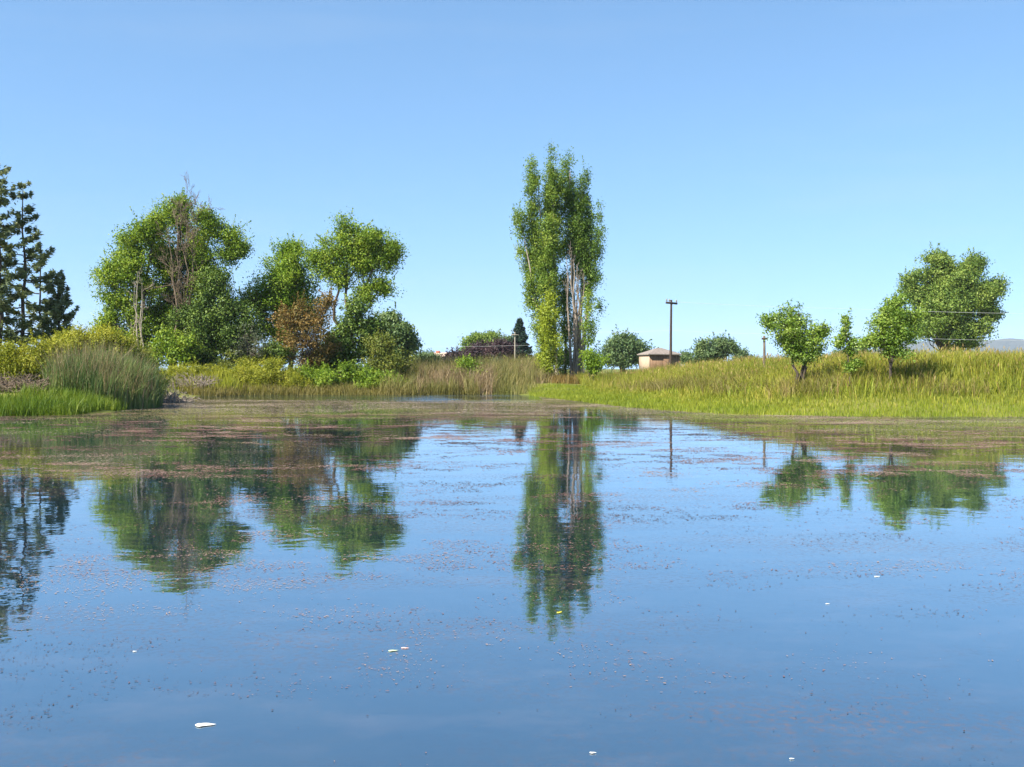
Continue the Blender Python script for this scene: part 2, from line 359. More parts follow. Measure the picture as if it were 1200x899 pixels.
# --- water
def water_mat():
    m, nt, out = mat_new('pond_water'); L = nt.links.new
    tc = N(nt, 'ShaderNodeTexCoord')
    def noise(scale, st, det=3.0, ro=0.55):
        mp = N(nt, 'ShaderNodeMapping'); mp.inputs['Scale'].default_value = st; L(tc.outputs['Object'], mp.inputs['Vector'])
        n = N(nt, 'ShaderNodeTexNoise', Scale=scale, Detail=det, Roughness=ro); L(mp.outputs[0], n.inputs['Vector']); return n
    # weed beds and pollen film just below / on the surface
    film = noise(1.6, (0.7, 1.3, 1), 11.0, 0.74)
    fr = ramp(nt, [(0.50, (0, 0, 0)), (0.80, (1, 1, 1))]); L(film.outputs['Fac'], fr.inputs['Fac'])
    drift = noise(0.42, (0.6, 1.5, 1), 6.0, 0.6); grain = noise(24.0, (1, 1, 1), 4.0, 0.6)
    def mr(o, a, b):
        r = N(nt, 'ShaderNodeMapRange'); r.inputs[1].default_value = a; r.inputs[2].default_value = b; L(o, r.inputs[0]); return r.outputs[0]
    wd_ = N(nt, 'ShaderNodeMath', _operation='MULTIPLY'); L(mr(drift.outputs['Fac'], 0.47, 0.66), wd_.inputs[0]); L(mr(grain.outputs['Fac'], 0.47, 0.66), wd_.inputs[1])
    colm0 = N(nt, 'ShaderNodeMix', _data_type='RGBA'); L(wd_.outputs[0], colm0.inputs[0]); colm0.inputs[7].default_value = (0.115, 0.075, 0.062, 1)
    colm = N(nt, 'ShaderNodeMix', _data_type='RGBA'); L(fr.outputs['Color'], colm.inputs[0])
    colm.inputs[6].default_value = (0.007, 0.022, 0.036, 1); colm.inputs[7].default_value = (0.06, 0.058, 0.062, 1)
    body = N(nt, 'ShaderNodeBsdfDiffuse'); L(colm.outputs[2], colm0.inputs[6]); L(colm0.outputs[2], body.inputs['Color'])
    p = N(nt, 'ShaderNodeBsdfGlossy'); p.inputs['Color'].default_value = (0.87, 0.95, 1.0, 1)
    rm = N(nt, 'ShaderNodeMath', _operation='MULTIPLY_ADD'); L(fr.outputs['Color'], rm.inputs[0]); rm.inputs[1].default_value = 0.05; rm.inputs[2].default_value = 0.012
    L(rm.outputs[0], p.inputs['Roughness'])
    lw = N(nt, 'ShaderNodeLayerWeight', Blend=0.5)
    pw = N(nt, 'ShaderNodeMath', _operation='POWER'); L(lw.outputs['Facing'], pw.inputs[0]); pw.inputs[1].default_value = 2.5
    fz = N(nt, 'ShaderNodeMath', _operation='MULTIPLY_ADD'); L(pw.outputs[0], fz.inputs[0]); fz.inputs[1].default_value = 0.82; fz.inputs[2].default_value = 0.14
    cv = N(nt, 'ShaderNodeMath', _operation='MULTIPLY_ADD'); L(wd_.outputs[0], cv.inputs[0]); cv.inputs[1].default_value = -0.55; cv.inputs[2].default_value = 1.0
    fz2 = N(nt, 'ShaderNodeMath', _operation='MULTIPLY'); L(fz.outputs[0], fz2.inputs[0]); L(cv.outputs[0], fz2.inputs[1])
    surf = N(nt, 'ShaderNodeMixShader'); L(fz2.outputs[0], surf.inputs[0]); L(body.outputs[0], surf.inputs[1]); L(p.outputs[0], surf.inputs[2])
    n1 = noise(1.1, (1, 1, 1), 3.0); n2 = noise(7.0, (1, 1, 1), 2.0)
    b1 = N(nt, 'ShaderNodeBump', Strength=1.0, Distance=0.0035); L(n1.outputs['Fac'], b1.inputs['Height'])
    b2 = N(nt, 'ShaderNodeBump', Strength=1.0, Distance=0.0006); L(n2.outputs['Fac'], b2.inputs['Height']); L(b1.outputs[0], b2.inputs['Normal'])
    sx = N(nt, 'ShaderNodeSeparateXYZ'); L(tc.outputs['Object'], sx.inputs[0])
    def mrange(o, a, b):
        r = N(nt, 'ShaderNodeMapRange'); r.inputs[1].default_value = a; r.inputs[2].default_value = b; L(o, r.inputs[0]); return r.outputs[0]
    def mul(a, b):
        q = N(nt, 'ShaderNodeMath', _operation='MULTIPLY'); L(a, q.inputs[0]); L(b, q.inputs[1]); return q.outputs[0]
    patch = noise(0.16, (1, 0.6, 1), 3.0)
    msk = mul(mul(mrange(sx.outputs['Y'], 48, 55), mrange(sx.outputs['X'], -16, -9)), mul(mrange(patch.outputs['Fac'], 0.36, 0.56), mrange(sx.outputs['X'], 3, -1)))
    n3 = noise(5.0, (1, 1, 1), 3.0); b3 = N(nt, 'ShaderNodeBump', Distance=0.05); L(msk, b3.inputs['Strength']); L(n3.outputs['Fac'], b3.inputs['Height']); L(b2.outputs[0], b3.inputs['Normal'])
    L(b3.outputs[0], p.inputs['Normal']); L(surf.outputs[0], out.inputs['Surface'])
    return m
M['water'] = water_mat()
wv = np.array([(-34, -0.5, 0), (36, -0.5, 0), (36, 72, 0), (-34, 72, 0)], float)
structure(new_mesh('pond_water', wv, np.array([0, 1, 2, 3]), 4, M['water']), 'calm blue pond water mirroring the trees', 'water')

# --- distant hills
def ridge(D, x0, x1, topf, mat, label):
    xs = np.linspace(x0, x1, 160); d = np.linspace(0, 1, 14)
    prof = np.sin(np.pi * np.clip(d, 0, 1)) ** 0.9
    XX = np.repeat(xs[:, None], 14, 1); YY = D - 500 + 1300 * d[None, :] + 0 * XX
    hh = topf(xs)[:, None] * prof[None, :] * (0.86 + 0.28 * fbm(XX / 170, YY / 170))
    V = np.stack([XX, YY, hh - 2], -1).reshape(-1, 3)
    i = (np.arange(159)[:, None] * 14 + np.arange(13)[None, :]).ravel()
    o = new_mesh('hills', V, np.stack([i, i + 14, i + 15, i + 1], 1), 4, mat, smooth=True)
    return structure(o, label, 'hills')
M['hill'] = rough_mat('hill_scrub', (0.03, 0.05, 0.045), (0.06, 0.075, 0.06), 0.02, bump=0.3, bdist=4)
HD = 4200.0
ridge(HD, X(840, HD), X(1500, HD), lambda x: 0.78 * (28 + 135 * sstep(X(830, HD), X(1190, HD), x) * (0.75 + 0.5 * fbm(x / 420, x * 0 + 3))) * sstep(X(840, HD), X(940, HD), x), M['hill'], 'low blue hills on the horizon at right')

# ================================================================== LEFT BANK
tr = dict(clumps_per_m2=1.15, leaves=150, clump_r=0.62, leaf=0.14)

def conifer(name, label, base, D, top, half, seed, nb=90, low=0.1, droop=0.25, mat='conifer', trunk_r=0.16, spray=90, power=0.8, group=None, leafl=0.24, cat='tree', narrow=0.07, open_=True):
    rng = np.random.default_rng(seed); s = D / F
    bx = X(base, D); bz = ground(bx, D) - 0.05
    H = Z(top, D) - bz; Rm = half * s
    root = thing(name, (bx, D, bz), label, cat, group)
    tb = Tubes(); p = curve((0, 0, -0.1), (rng.normal(0, 0.1), 0, H * 0.985), rng, 10, 0.01)
    tb.add(p, np.linspace(trunk_r, 0.015, 10), 8)
    V = []; T = []
    for b in range(nb):
        t = low + (0.99 - low) * (b + rng.random()) / nb
        r = Rm * ((1 - t) / (1 - low)) ** power * rng.choice([rng.uniform(0.4, 0.8), rng.uniform(0.8, 1.25)]) + narrow
        a = b * 2.399 + rng.normal(0, 0.4); d = np.array([np.cos(a), np.sin(a), 0])
        u = np.linspace(0, 1, 6)[:, None]; st = np.array([0, 0, t * H])
        bp = st + d * r * u + np.array([0, 0, 1.0]) * r * (0.30 * (t - 0.35) * u - droop * u ** 1.5 + (0.42 if open_ else 0.28) * u ** 3 + rng.normal(0, 0.12) * u)
        tb.add(bp, np.linspace(0.035 * min(1, r), 0.006, 6), 4)
        n = int(spray * (0.25 + r)); kc = max(2, int(2 + r * 3)); cl = np.sort(rng.uniform(0.22, 1.0, kc)); cl[-1] = 0.97
        uu = np.clip(cl[rng.integers(0, kc, n)] + rng.normal(0, 0.08 if open_ else 0.12, n), 0.1, 1.06)
        pos = np.stack([np.interp(uu, u[:, 0], bp[:, k]) for k in range(3)], 1)
        sd = np.cross(d, [0, 0, 1.0]); wdt = 0.05 + 0.20 * r * np.sqrt(np.clip(uu, 0, 1)) * (1.15 - uu)
        lat = rng.normal(0, 1, n) * wdt
        pos += sd * lat[:, None] + np.stack([0 * uu, 0 * uu, rng.normal(-0.03, 0.07, n)], 1)
        dr = d * 0.8 + sd * np.sign(lat)[:, None] * rng.uniform(0.2, 1, n)[:, None] + np.array([0, 0, 1.0]) * rng.normal(0.05, 0.4, n)[:, None]
        nr = unit(rng.normal(size=(n, 3)) * 0.6 + np.array([0, 0, 0.7]))
        L = leafl * rng.uniform(0.6, 1.4, n)
        V.append(quads(pos, nr, dr, L, L * 0.3)); T.append(np.clip(rng.normal(0.5, 0.12) + rng.normal(0, 0.15, n), 0, 1))
    foliage_obj('crown', np.concatenate(V), np.concatenate(T), M[mat], root)
    tb.build('trunk', M['dark_bark'], root)
    return root

conifer('conifer_tree', 'tall dark open conifer at the left edge, its top the highest of the conifers', -2, 50, 188, 56, 11, nb=50, droop=0.2, trunk_r=0.17, spray=120, power=0.6)
conifer('conifer_tree', 'dark ragged conifer with drooping boughs just right of the tallest conifer', 27, 51, 212, 46, 12, nb=46, droop=0.24, trunk_r=0.13, spray=115, power=0.62)
conifer('conifer_tree', 'dark short bushy conifer at the right end of the conifer row', 68, 52, 320, 24, 13, nb=62, low=0.05, droop=0.0, power=0.4, trunk_r=0.1, spray=150)
conifer('conifer_tree', 'dark half-height conifer filling the gap between the two taller conifers', 46, 54, 285, 28, 14, nb=28, low=0.08, droop=0.1, power=0.5, trunk_r=0.1, spray=110)

yb = dict(clumps_per_m2=4.5, leaves=90, clump_r=0.30, leaf=0.10, vert=1.3, asp=0.4, inner=0.25)
shrub('yellow_bush', 'yellow-green willow bush at the left edge above the brush pile', 14, 44.0, [(-4, 436, 26, 20), (18, 428, 24, 22), (30, 440, 22, 18), (8, 416, 18, 12)], 'yellow', seed=21, **yb)
shrub('yellow_bush', 'yellow-green willow bush between the brush pile and the dark reeds', 58, 44.5, [(52, 428, 24, 26), (70, 432, 22, 26), (42, 445, 22, 18), (60, 410, 20, 14)], 'yellow', seed=24, **yb)
shrub('yellow_bush', 'tall yellow-green willow bush directly behind the dark reeds', 98, 47.5, [(80, 412, 28, 26), (108, 408, 28, 26), (92, 398, 24, 14), (132, 412, 24, 24), (118, 395, 18, 12)], 'yellow', seed=22, **yb)
shrub('yellow_bush', 'pale straw-green bush sloping down behind the right end of the reeds', 160, 49, [(150, 420, 24, 26), (172, 436, 18, 22), (142, 406, 18, 14), (184, 448, 12, 14)], 'olive', seed=23, **yb)

# dark reed clump, tan tips
rng = np.random.default_rng(31)
def reed_keep(x, y):
    c = ((x + 15.7) / 1.95) ** 2 + ((y - 42.6) / 3.0) ** 2
    return (c < 0.55 + 0.95 * fbm(x * 0.9 + 3, y * 0.9)) & (rng.random(len(x)) < 1.15 - 0.45 * np.minimum(c, 1.2)) & (shore_dist(x, y) > -0.35)
x, y = scatter(26000, -19, -13.6, 39, 46, rng, reed_keep)
c = ((x + 15.7) / 1.95) ** 2 + ((y - 42.6) / 3.0) ** 2
h = (2.05 - 0.7 * np.minimum(c, 1.3) ** 1.5) * rng.uniform(0.45, 1.12, len(x)) * (0.55 + 0.85 * fbm(x * 1.1, y * 1.1))
o, _ = blades(x, y, h, rng.uniform(0.016, 0.032, len(x)), rng, 0.3, M['reed'], 'reeds', droop=0.6, z=np.maximum(ground(x, y), -0.1))
stuff(o, 'dense dark bluish-green reed clump at the left water edge', 'reeds')
x, y = scatter(3600, -19, -13.5, 39, 46, rng, reed_keep)
c = ((x + 15.7) / 1.95) ** 2 + ((y - 42.6) / 3.0) ** 2
o, _ = blades(x, y, (2.35 - 0.8 * np.minimum(c, 1.3) ** 1.5) * rng.uniform(0.7, 1.15, len(x)), rng.uniform(0.014, 0.024, len(x)), rng, 0.28, M['dryreed'], 'reeds', z=np.maximum(ground(x, y), -0.1))
stuff(o, 'tan dead stalks standing among the dark reeds', 'reeds')
# bright low grass in front left
x, y = scatter(20000, -21, -14.2, 34.4, 40.5, rng, lambda x, y: (shore_dist(x, y) > -0.45) & (shore_dist(x, y) < 2.3 * (0.6 + 0.8 * fbm(x, y))))
o, _ = blades(x, y, rng.uniform(0.12, 0.6, len(x)) * (0.5 + fbm(x * 1.2, y * 1.2)), rng.uniform(0.014, 0.026, len(x)), rng, 0.35, M['sedge'], 'waterside_grass', z=np.maximum(ground(x, y), -0.05))
stuff(o, 'bright green low grass at the left water edge', 'grass')

def brush(name, label, base, D, w, hgt, n, seed, mat='dead_wood', cat='brush pile', d=1.0, arch=0.5):
    rng = np.random.default_rng(seed); s = D / F; bx = X(base, D); bz = ground(bx, D) - 0.03
    root = thing(name, (bx, D, bz), label, cat); tb = Tubes(); W = w * s; Hh = hgt * s
    for k in range(n):
        a = np.array([rng.uniform(-W, W), rng.uniform(-d, d), rng.uniform(0, 0.25 * Hh)])
        dirn = unit(np.array([rng.normal(0, 1), rng.normal(0, .7), abs(rng.normal(0.35, 0.45))]))
        L = rng.uniform(0.5, 1.3) * W * 0.75
        b = a + dirn * L; b[2] = np.clip(b[2], 0.05, Hh * (1 - 0.5 * (b[0] / (W * 1.5)) ** 2))
        r0 = rng.uniform(0.012, 0.04)
        p = curve(a, b, rng, 6, 0.08, -0.12 * arch); tb.add(p, np.linspace(r0, 0.006, 6), 5)
        for q in range(3):
            i = rng.integers(1, 5); e = p[i] + unit(rng.normal(size=3) + dirn) * L * rng.uniform(0.15, 0.4); e[2] = max(e[2], 0.02)
            tb.add(curve(p[i], e, rng, 4, 0.1), np.linspace(r0 * 0.5, 0.005, 4), 4)
    tb.build('branches', M[mat], root); return root
brush('brush_pile', 'grey-brown pile of dead branches on the left bank below the yellow bush', 18, 40.0, 32, 26, 260, 41, mat='brown_dead', d=1.4)
brush('brush_pile', 'grey tangle of dead stalks against the right side of the dark reeds', 190, 51, 22, 27, 220, 42, d=2.0)
brush('brush_pile', 'pale dead brush at the far water edge under the yellow-green bank weeds', 222, 65.2, 26, 18, 220, 43)

# ================================================================== FAR LEFT TREES
Dl = 74.0
tree('cottonwood_tree', 'left bushy tree of the big leafy clump, bright yellow-green with a low skirt', 150, 73,
     [(150, 290, 24, 26), (137, 318, 21, 24), (160, 325, 24, 28), (172, 275, 14, 20), (135, 350, 16, 18), (128, 378, 18, 20), (153, 372, 22, 26), (182, 262, 9, 12), (125, 402, 20, 18), (150, 404, 24, 18), (175, 395, 20, 22), (172, 340, 16, 24)], 'cotton', seed=51, trunk_r=0.22, **tr)
tree('cottonwood_tree', 'tallest tree of the big leafy clump, with bare twigs sticking out of its top', 203, 75,
     [(205, 258, 20, 26), (186, 290, 18, 26), (222, 290, 22, 30), (200, 320, 26, 30), (232, 325, 20, 30), (207, 355, 30, 30), (190, 370, 24, 24), (213, 243, 13, 12), (210, 385, 28, 24), (230, 290, 16, 22), (240, 320, 16, 20)], 'cotton', seed=52, trunk_r=0.3, **tr)
tree('cottonwood_tree', 'right arching tree of the big leafy clump, thin open crown against the sky', 236, 74,
     [(252, 268, 17, 15), (270, 280, 14, 15), (268, 300, 14, 10), (240, 255, 11, 9), (282, 292, 6, 7), (236, 300, 18, 22), (233, 345, 16, 26)], 'cotton', seed=53, trunk_r=0.18, **{**tr, 'clumps_per_m2': 0.9, 'leaves': 115})
tree('dark_tree', 'deep green low tree filling the right foot of the big leafy clump', 255, 73,
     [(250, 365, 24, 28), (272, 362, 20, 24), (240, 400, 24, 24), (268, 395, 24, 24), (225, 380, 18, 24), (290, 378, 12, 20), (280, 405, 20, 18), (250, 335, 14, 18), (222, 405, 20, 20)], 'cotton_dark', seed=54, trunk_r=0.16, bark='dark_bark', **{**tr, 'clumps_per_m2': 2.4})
shrub('leafy_bush', 'mid-green bush at the foot of the big leafy clump, left of the dark tree', 200, 71,
     [(174, 420, 16, 14), (188, 408, 18, 16), (210, 412, 20, 16), (222, 405, 10, 12), (198, 395, 14, 12)], 'cotton', seed=55, clumps_per_m2=2.2, leaves=50, clump_r=0.4, leaf=0.16)
shrub('thin_bush', 'thin grey-green twiggy bush letting light through right of the dark tree', 294, 72,
     [(290, 400, 17, 22), (305, 408, 12, 18), (278, 410, 12, 14)], 'greyshrub', seed=56, clumps_per_m2=1.0, leaves=26, clump_r=0.4, leaf=0.13, bark='dead_wood')

def dead_tree(name, label, base, D, stems, seed, mat='dead_wood', levels=3, part='branches', r0=0.11, spread=0.5, gr=None, dy=0.0, nb=7, tl=0.34, start=0.35):
    rng = np.random.default_rng(seed); bx = X(base, D); bz = ground(bx, D) - 0.05
    root = thing(name, (bx, D, bz), label, 'tree', gr); tk = Tubes(); br = Tubes()
    def grow(p, r, lev):
        L = np.linalg.norm(p[-1] - p[0])
        for k in range(nb if lev == 0 else 4):
            i = rng.uniform(start if lev == 0 else 0.25, 1.0) * (len(p) - 1); j = int(min(i, len(p) - 2)); q = p[j] + (p[j + 1] - p[j]) * (i - j)
            dirn = unit(unit(p[-1] - p[0]) * 0.9 + rng.normal(size=3) * spread + np.array([0, 0, 0.2]))
            l = L * rng.uniform(0.5, 1.1) * (tl if lev == 0 else 0.5); e = q + dirn * l
            pp = curve(q, e, rng, 5, 0.08); rr = r[j] * 0.5
            br.add(pp, np.linspace(max(rr, 0.012), 0.007, 5), 4)
            if lev < levels - 1: grow(pp, np.linspace(rr, 0.007, 5), lev + 1)
    for (ox, tx, ty) in stems:
        a = np.array([X(ox, D) - bx, rng.uniform(-0.3, 0.3) + dy, -0.1]); b = np.array([X(tx, D) - bx, a[1] + rng.uniform(-0.4, 0.4), Z(ty, D) - bz])
        p = curve(a, b, rng, 10, 0.012); r = np.linspace(1, 0.12, 10) * r0 * rng.uniform(0.75, 1.1); r[0] *= 1.3
        tk.add(p, r, 8); grow(p, r, 0)
    tk.build('trunk', M[mat], root); br.build(part, M[mat], root); return root
dead_tree('dead_tree', 'bare grey dead tree standing in front of the tallest leafy tree', 216, 72.5, [(214, 207, 252), (217, 218, 254), (216, 226, 262), (215, 199, 268)], 61, mat='brown_dead', levels=3, nb=14, r0=0.10, spread=0.5, tl=0.2)
dead_tree('dead_trunk_tree', 'pale bare trunks at the left side of the big leafy clump', 160, 71, [(155, 156, 330), (159, 160, 318), (162, 165, 326), (165, 169, 345)], 62, mat='grey_bark', levels=2, nb=5, r0=0.085, tl=0.12)

tree('leafy_tree', 'bright green bushy tree behind the rust-coloured shrub', 338, 77,
     [(336, 345, 34, 46), (340, 318, 20, 26), (322, 345, 22, 24), (350, 345, 24, 24), (302, 350, 16, 20), (345, 296, 9, 11), (330, 380, 30, 26), (308, 385, 18, 22), (367, 365, 16, 20)], 'cotton_bright', seed=71, trunk_r=0.2, **tr)
tree('open_crown_tree', 'tall airy round-crowned tree with its limbs showing, right of the bright green tree', 404, 75,
     [(418, 300, 42, 42), (412, 275, 22, 18), (440, 285, 20, 18), (390, 290, 19, 19), (453, 305, 16, 17), (425, 305, 24, 20), (385, 318, 13, 12), (448, 335, 12, 12), (400, 325, 14, 16), (370, 300, 7, 7), (430, 345, 14, 14), (462, 296, 8, 9)], 'cotton', seed=72,
     trunk_r=0.2, stems=[((-0.1, 0), (408, 290)), ((0.2, 0.1), (440, 300)), ((0.0, 0.2), (395, 305))], **{**tr, 'clumps_per_m2': 0.85, 'leaves': 125, 'inner': 0.35})
tree('leafy_tree', 'dark green dense undergrowth tree below the airy round-crowned tree', 412, 73,
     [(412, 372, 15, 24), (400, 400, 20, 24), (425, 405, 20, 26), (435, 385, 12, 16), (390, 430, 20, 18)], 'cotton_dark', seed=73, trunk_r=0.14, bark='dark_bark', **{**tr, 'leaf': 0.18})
shrub('rust_shrub', 'rust-brown leaved shrub in front of the bright green tree', 348, 70,
     [(352, 392, 38, 36), (330, 375, 18, 16), (355, 380, 22, 22), (378, 372, 16, 20), (340, 400, 24, 18), (370, 405, 22, 20), (385, 352, 8, 10)], 'rust', seed=74, clumps_per_m2=1.4, leaves=40, clump_r=0.4, leaf=0.13)
tree('round_tree', 'blue-green rounded tree at the right end of the leafy row', 462, 88,
     [(460, 380, 16, 14), (470, 395, 14, 14), (450, 398, 14, 16), (478, 405, 8, 5), (462, 412, 20, 14)], 'fargreen', seed=75, trunk_r=0.15, **{**tr, 'leaf': 0.24, 'clumps_per_m2': 1.5})
us = dict(clumps_per_m2=3.2, leaves=64, clump_r=0.38, leaf=0.13)
shrub('bank_shrub', 'olive shrub on the far bank below the blue-green rounded tree', 452, 69.5, [(445, 412, 20, 20), (462, 425, 20, 22), (440, 436, 20, 20), (470, 440, 14, 18)], 'olive', seed=81, **us)
shrub('bank_shrub', 'yellow-lit shrub at the water edge right of the dark undergrowth', 430, 67.6, [(425, 440, 12, 12), (440, 446, 14, 12), (432, 452, 16, 10), (462, 450, 16, 10)], 'cotton', seed=82, **us)
shrub('bank_shrub', 'mid-green shrub at the water edge below the rust-brown shrub', 372, 67.6, [(355, 446, 14, 13), (378, 442, 18, 16), (395, 450, 16, 12), (405, 436, 14, 14)], 'cotton', seed=83, **us)
shrub('bank_shrub', 'dark green shrub shading the water edge between the mid-green and yellow-lit shrubs', 410, 68.5, [(408, 448, 20, 12), (420, 440, 14, 14)], 'cotton_dark', seed=84, **us)
ys = dict(clumps_per_m2=4.0, leaves=70, clump_r=0.3, leaf=0.12, vert=1.5, asp=0.38)
shrub('yellow_bush', 'rounded bright yellow-green bush on the far bank left of the rust-brown shrub', 318, 67.6, [(318, 438, 22, 16), (338, 445, 16, 13), (300, 443, 16, 14), (320, 428, 12, 8)], 'yellow', seed=85, **ys)
shrub('yellow_bush', 'low yellow-green bush at the far water edge, middle of the bank weeds', 272, 67.8, [(265, 445, 18, 14), (285, 443, 18, 14), (250, 446, 14, 12)], 'yellow', seed=86, **ys)

# yellow weeds strip on the far left bank
for i, (px, pt, w_, h_, D_, c_, lb) in enumerate([
        (206, 441, 18, 13, 66.5, 'yellow', 'low yellow-green bush at the left end of the far bank weeds'),
        (232, 438, 18, 13, 67.6, 'yellow', 'yellow-green bush on the far bank above the pale dead brush'),
        (255, 436, 15, 12, 69.0, 'olive', 'olive bush behind the middle of the far bank weeds'),
        (290, 433, 18, 13, 69.3, 'yellow', 'taller yellow-green bush behind the bank weeds left of the rounded one'),
        (345, 450, 14, 10, 66.9, 'yellow', 'small yellow-green bush at the water edge right of the rounded bright one')]):
    shrub('yellow_bush', lb, px, D_, [(px - 8, pt + 4, w_ * .8, h_ * .8), (px + 9, pt + 2, w_ * .8, h_), (px, pt - 3, w_ * .7, h_ * .7)], c_, seed=190 + i, **ys)
for i, (px, pt, w_, h_, lb) in enumerate([
        (240, 418, 22, 14, 'dark undergrowth shrub under the dark green low tree'),
        (285, 420, 22, 12, 'dark undergrowth shrub under the thin twiggy bush'),
        (325, 415, 22, 18, 'dark undergrowth shrub left of the rust-brown shrub stems'),
        (372, 422, 22, 16, 'dark undergrowth shrub behind the mid-green water edge shrub')]):
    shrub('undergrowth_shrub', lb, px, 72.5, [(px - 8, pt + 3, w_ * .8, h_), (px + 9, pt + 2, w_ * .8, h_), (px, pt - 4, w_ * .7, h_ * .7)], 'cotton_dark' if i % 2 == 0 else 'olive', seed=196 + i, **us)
rng = np.random.default_rng(91)
x, y = scatter(26000, -22.5, -12.0, 64, 73, rng, lambda x, y: (shore_dist(x, y) > 0.3) & (rng.random(len(x)) < 2.2 * (fbm(x * 0.6, y * 0.45) - 0.28)))
h = rng.uniform(0.35, 1.25, len(x)) * (0.35 + 1.1 * fbm(x * 0.9, y * 0.6))
o, _ = blades(x, y, h, rng.uniform(0.025, 0.05, len(x)), rng, 0.4, M['yellow'], 'bank_weeds'); stuff(o, 'yellow-green tall weeds along the far left bank', 'weeds')
x, y = scatter(30000, -20, -2, 63, 70, rng, lambda x, y: (shore_dist(x, y) > -0.35) & (shore_dist(x, y) < 1.1))
o, _ = blades(x, y, rng.uniform(0.15, 0.8, len(x)) * (0.4 + fbm(x, y)), rng.uniform(0.02, 0.04, len(x)), rng, 0.6, M['weed'], 'dry_stubble', z=np.maximum(ground(x, y), -0.05)); stuff(o, 'brown dry stubble along the far water edge', 'reeds')
# tan reeds far centre
def rk(x, y): return (shore_dist(x, y) > -0.2) & (y > 66) & (rng.random(len(x)) < 0.35 + 0.8 * fbm(x * 0.35, y * 0.2))
x, y = scatter(30000, -8, 3.4, 66, 82, rng, rk)
edge = sstep(2.2, -0.6, x + 1.1 * (fbm(x * 0.7, y * 0.7) - 0.5) - 0.22 * np.clip(y - 70, 0, 12))
m = rng.random(len(x)) < edge
x, y, edge = x[m], y[m], edge[m]
g = fbm(x * 0.45 + 9, y * 0.12) > 0.55 + 0.0 * x
g = np.where(y > 72, rng.random(len(x)) < 0.62, g)
hh = (0.82 + 0.075 * (np.clip(y, 66, 80) - 66) + 0.9 * (fbm(x * 0.8, y * 0.5) - 0.3)) * rng.uniform(0.5, 1.2, len(x)) * (0.4 + 0.6 * edge)
o, _ = blades(x[~g], y[~g], hh[~g] * 0.85, rng.uniform(0.02, 0.045, (~g).sum()), rng, 0.5, M['dryreed'], 'dry_reeds', z=np.maximum(ground(x[~g], y[~g]), -0.05)); stuff(o, 'tan dry reed bed on the far bank in the centre', 'reeds')
o, _ = blades(x[g], y[g], hh[g], rng.uniform(0.018, 0.038, g.sum()), rng, 0.36, M['greenreed'], 'green_reeds', z=np.maximum(ground(x[g], y[g]), -0.05)); stuff(o, 'olive green reeds behind the tan reed bed', 'reeds')
shrub('leafy_bush', 'lone fresh-green bush standing in the tan reed bed', 549, 71, [(549, 430, 13, 13), (541, 440, 12, 12), (558, 441, 12, 11), (549, 446, 16, 10)], 'cotton', seed=87, **us)
for i, (px, pt, w_, c_, lb) in enumerate([
        (498, 424, 12, 'olive', 'olive bush at the left end of the reed bed'), (520, 425, 13, 'olive', 'olive bush behind the tan reeds under the far house roof'),
        (585, 423, 12, 'greyshrub', 'pale grey-green bush behind the reed bed below the purple tree'), (601, 424, 11, 'olive', 'olive bush behind the reed bed below the slender pale pole'),
        (622, 425, 12, 'cotton', 'green bush behind the reed bed beside the young poplar'),
        (482, 424, 14, 'greyshrub', 'grey-green bush at the reed bed edge beside the blue-green rounded tree'), (566, 426, 13, 'olive', 'olive bush behind the reed bed right of the lone fresh-green bush'), (537, 427, 12, 'greyshrub', 'grey-green bush behind the reed bed left of the lone fresh-green bush')]):
    shrub('reedside_bush', lb, px, 79 + i, [(px, pt + 8, w_, 12), (px + 6, pt + 12, w_, 10)], c_, seed=100 + i, group='bushes behind the reed bed', **us)

# ================================================================== POPLARS
Dp = 80.0
pk = dict(clumps_per_m2=2.6, leaves=125, clump_r=0.40, leaf=0.13, vert=1.7, flat=0.8, up=0.15, inner=0.3, split=False, stem_wob=0.008, sup=1.1, sprig=0.55)
def spire(x0, y0, x1, y1, r0, r1, n, rng, jit=2.0):
    t = np.linspace(0, 1, n); out = []
    for k in t:
        out.append((x0 + (x1 - x0) * k + rng.normal(0, jit), y0 + (y1 - y0) * k, r0 + (r1 - r0) * k, abs(y1 - y0) / n * 0.85 + 4, rng.normal(0, 0.45)))
    return out
rng = np.random.default_rng(111)
lob = (spire(646, 195, 640, 330, 7, 14, 8, rng) + spire(628, 202, 632, 300, 6, 13, 6, rng) + spire(607, 262, 632, 380, 6, 9, 6, rng, 1)
       + spire(650, 225, 652, 290, 11, 11, 3, rng) + spire(640, 330, 643, 400, 12, 9, 3, rng))
tree('poplar_tree', 'tall left poplar of the central pair, lighter sun-side green with a jutting left side', 653, Dp, lob, 'poplar', bark='grey_bark', seed=112, trunk_r=0.13,
     stems=[((0, 0), (648, 200)), ((-0.4, 0.2), (630, 205)), ((-0.5, -0.2), (612, 265))], nlimb=0, **pk)
lob = (spire(667, 196, 679, 310, 6.5, 15, 7, rng) + spire(684, 210, 690, 325, 6, 11, 6, rng) + spire(698, 262, 695, 320, 6, 7, 3, rng, 1)
       + spire(663, 230, 668, 280, 10, 12, 2, rng) + [(702, 357, 6, 5, 0)])
tree('poplar_tree', 'tall right poplar of the central pair, coloured in a darker shade-side green above bare trunks', 676, Dp + 1, lob, 'poplar_shade', bark='grey_bark', seed=113, trunk_r=0.16,
     stems=[((0, 0), (668, 200)), ((0.2, 0.1), (682, 215)), ((0.35, 0.2), (694, 270))], nlimb=0, **pk)
lob = spire(662, 335, 664, 430, 8, 9, 5, rng, 1)
tree('poplar_tree', 'column in shade-coloured dark green of poplar shoots between the two tall poplars', 663, Dp + 2, lob, 'poplar_shade', bark='bark', seed=114, trunk_r=0.12, nlimb=0, **pk)
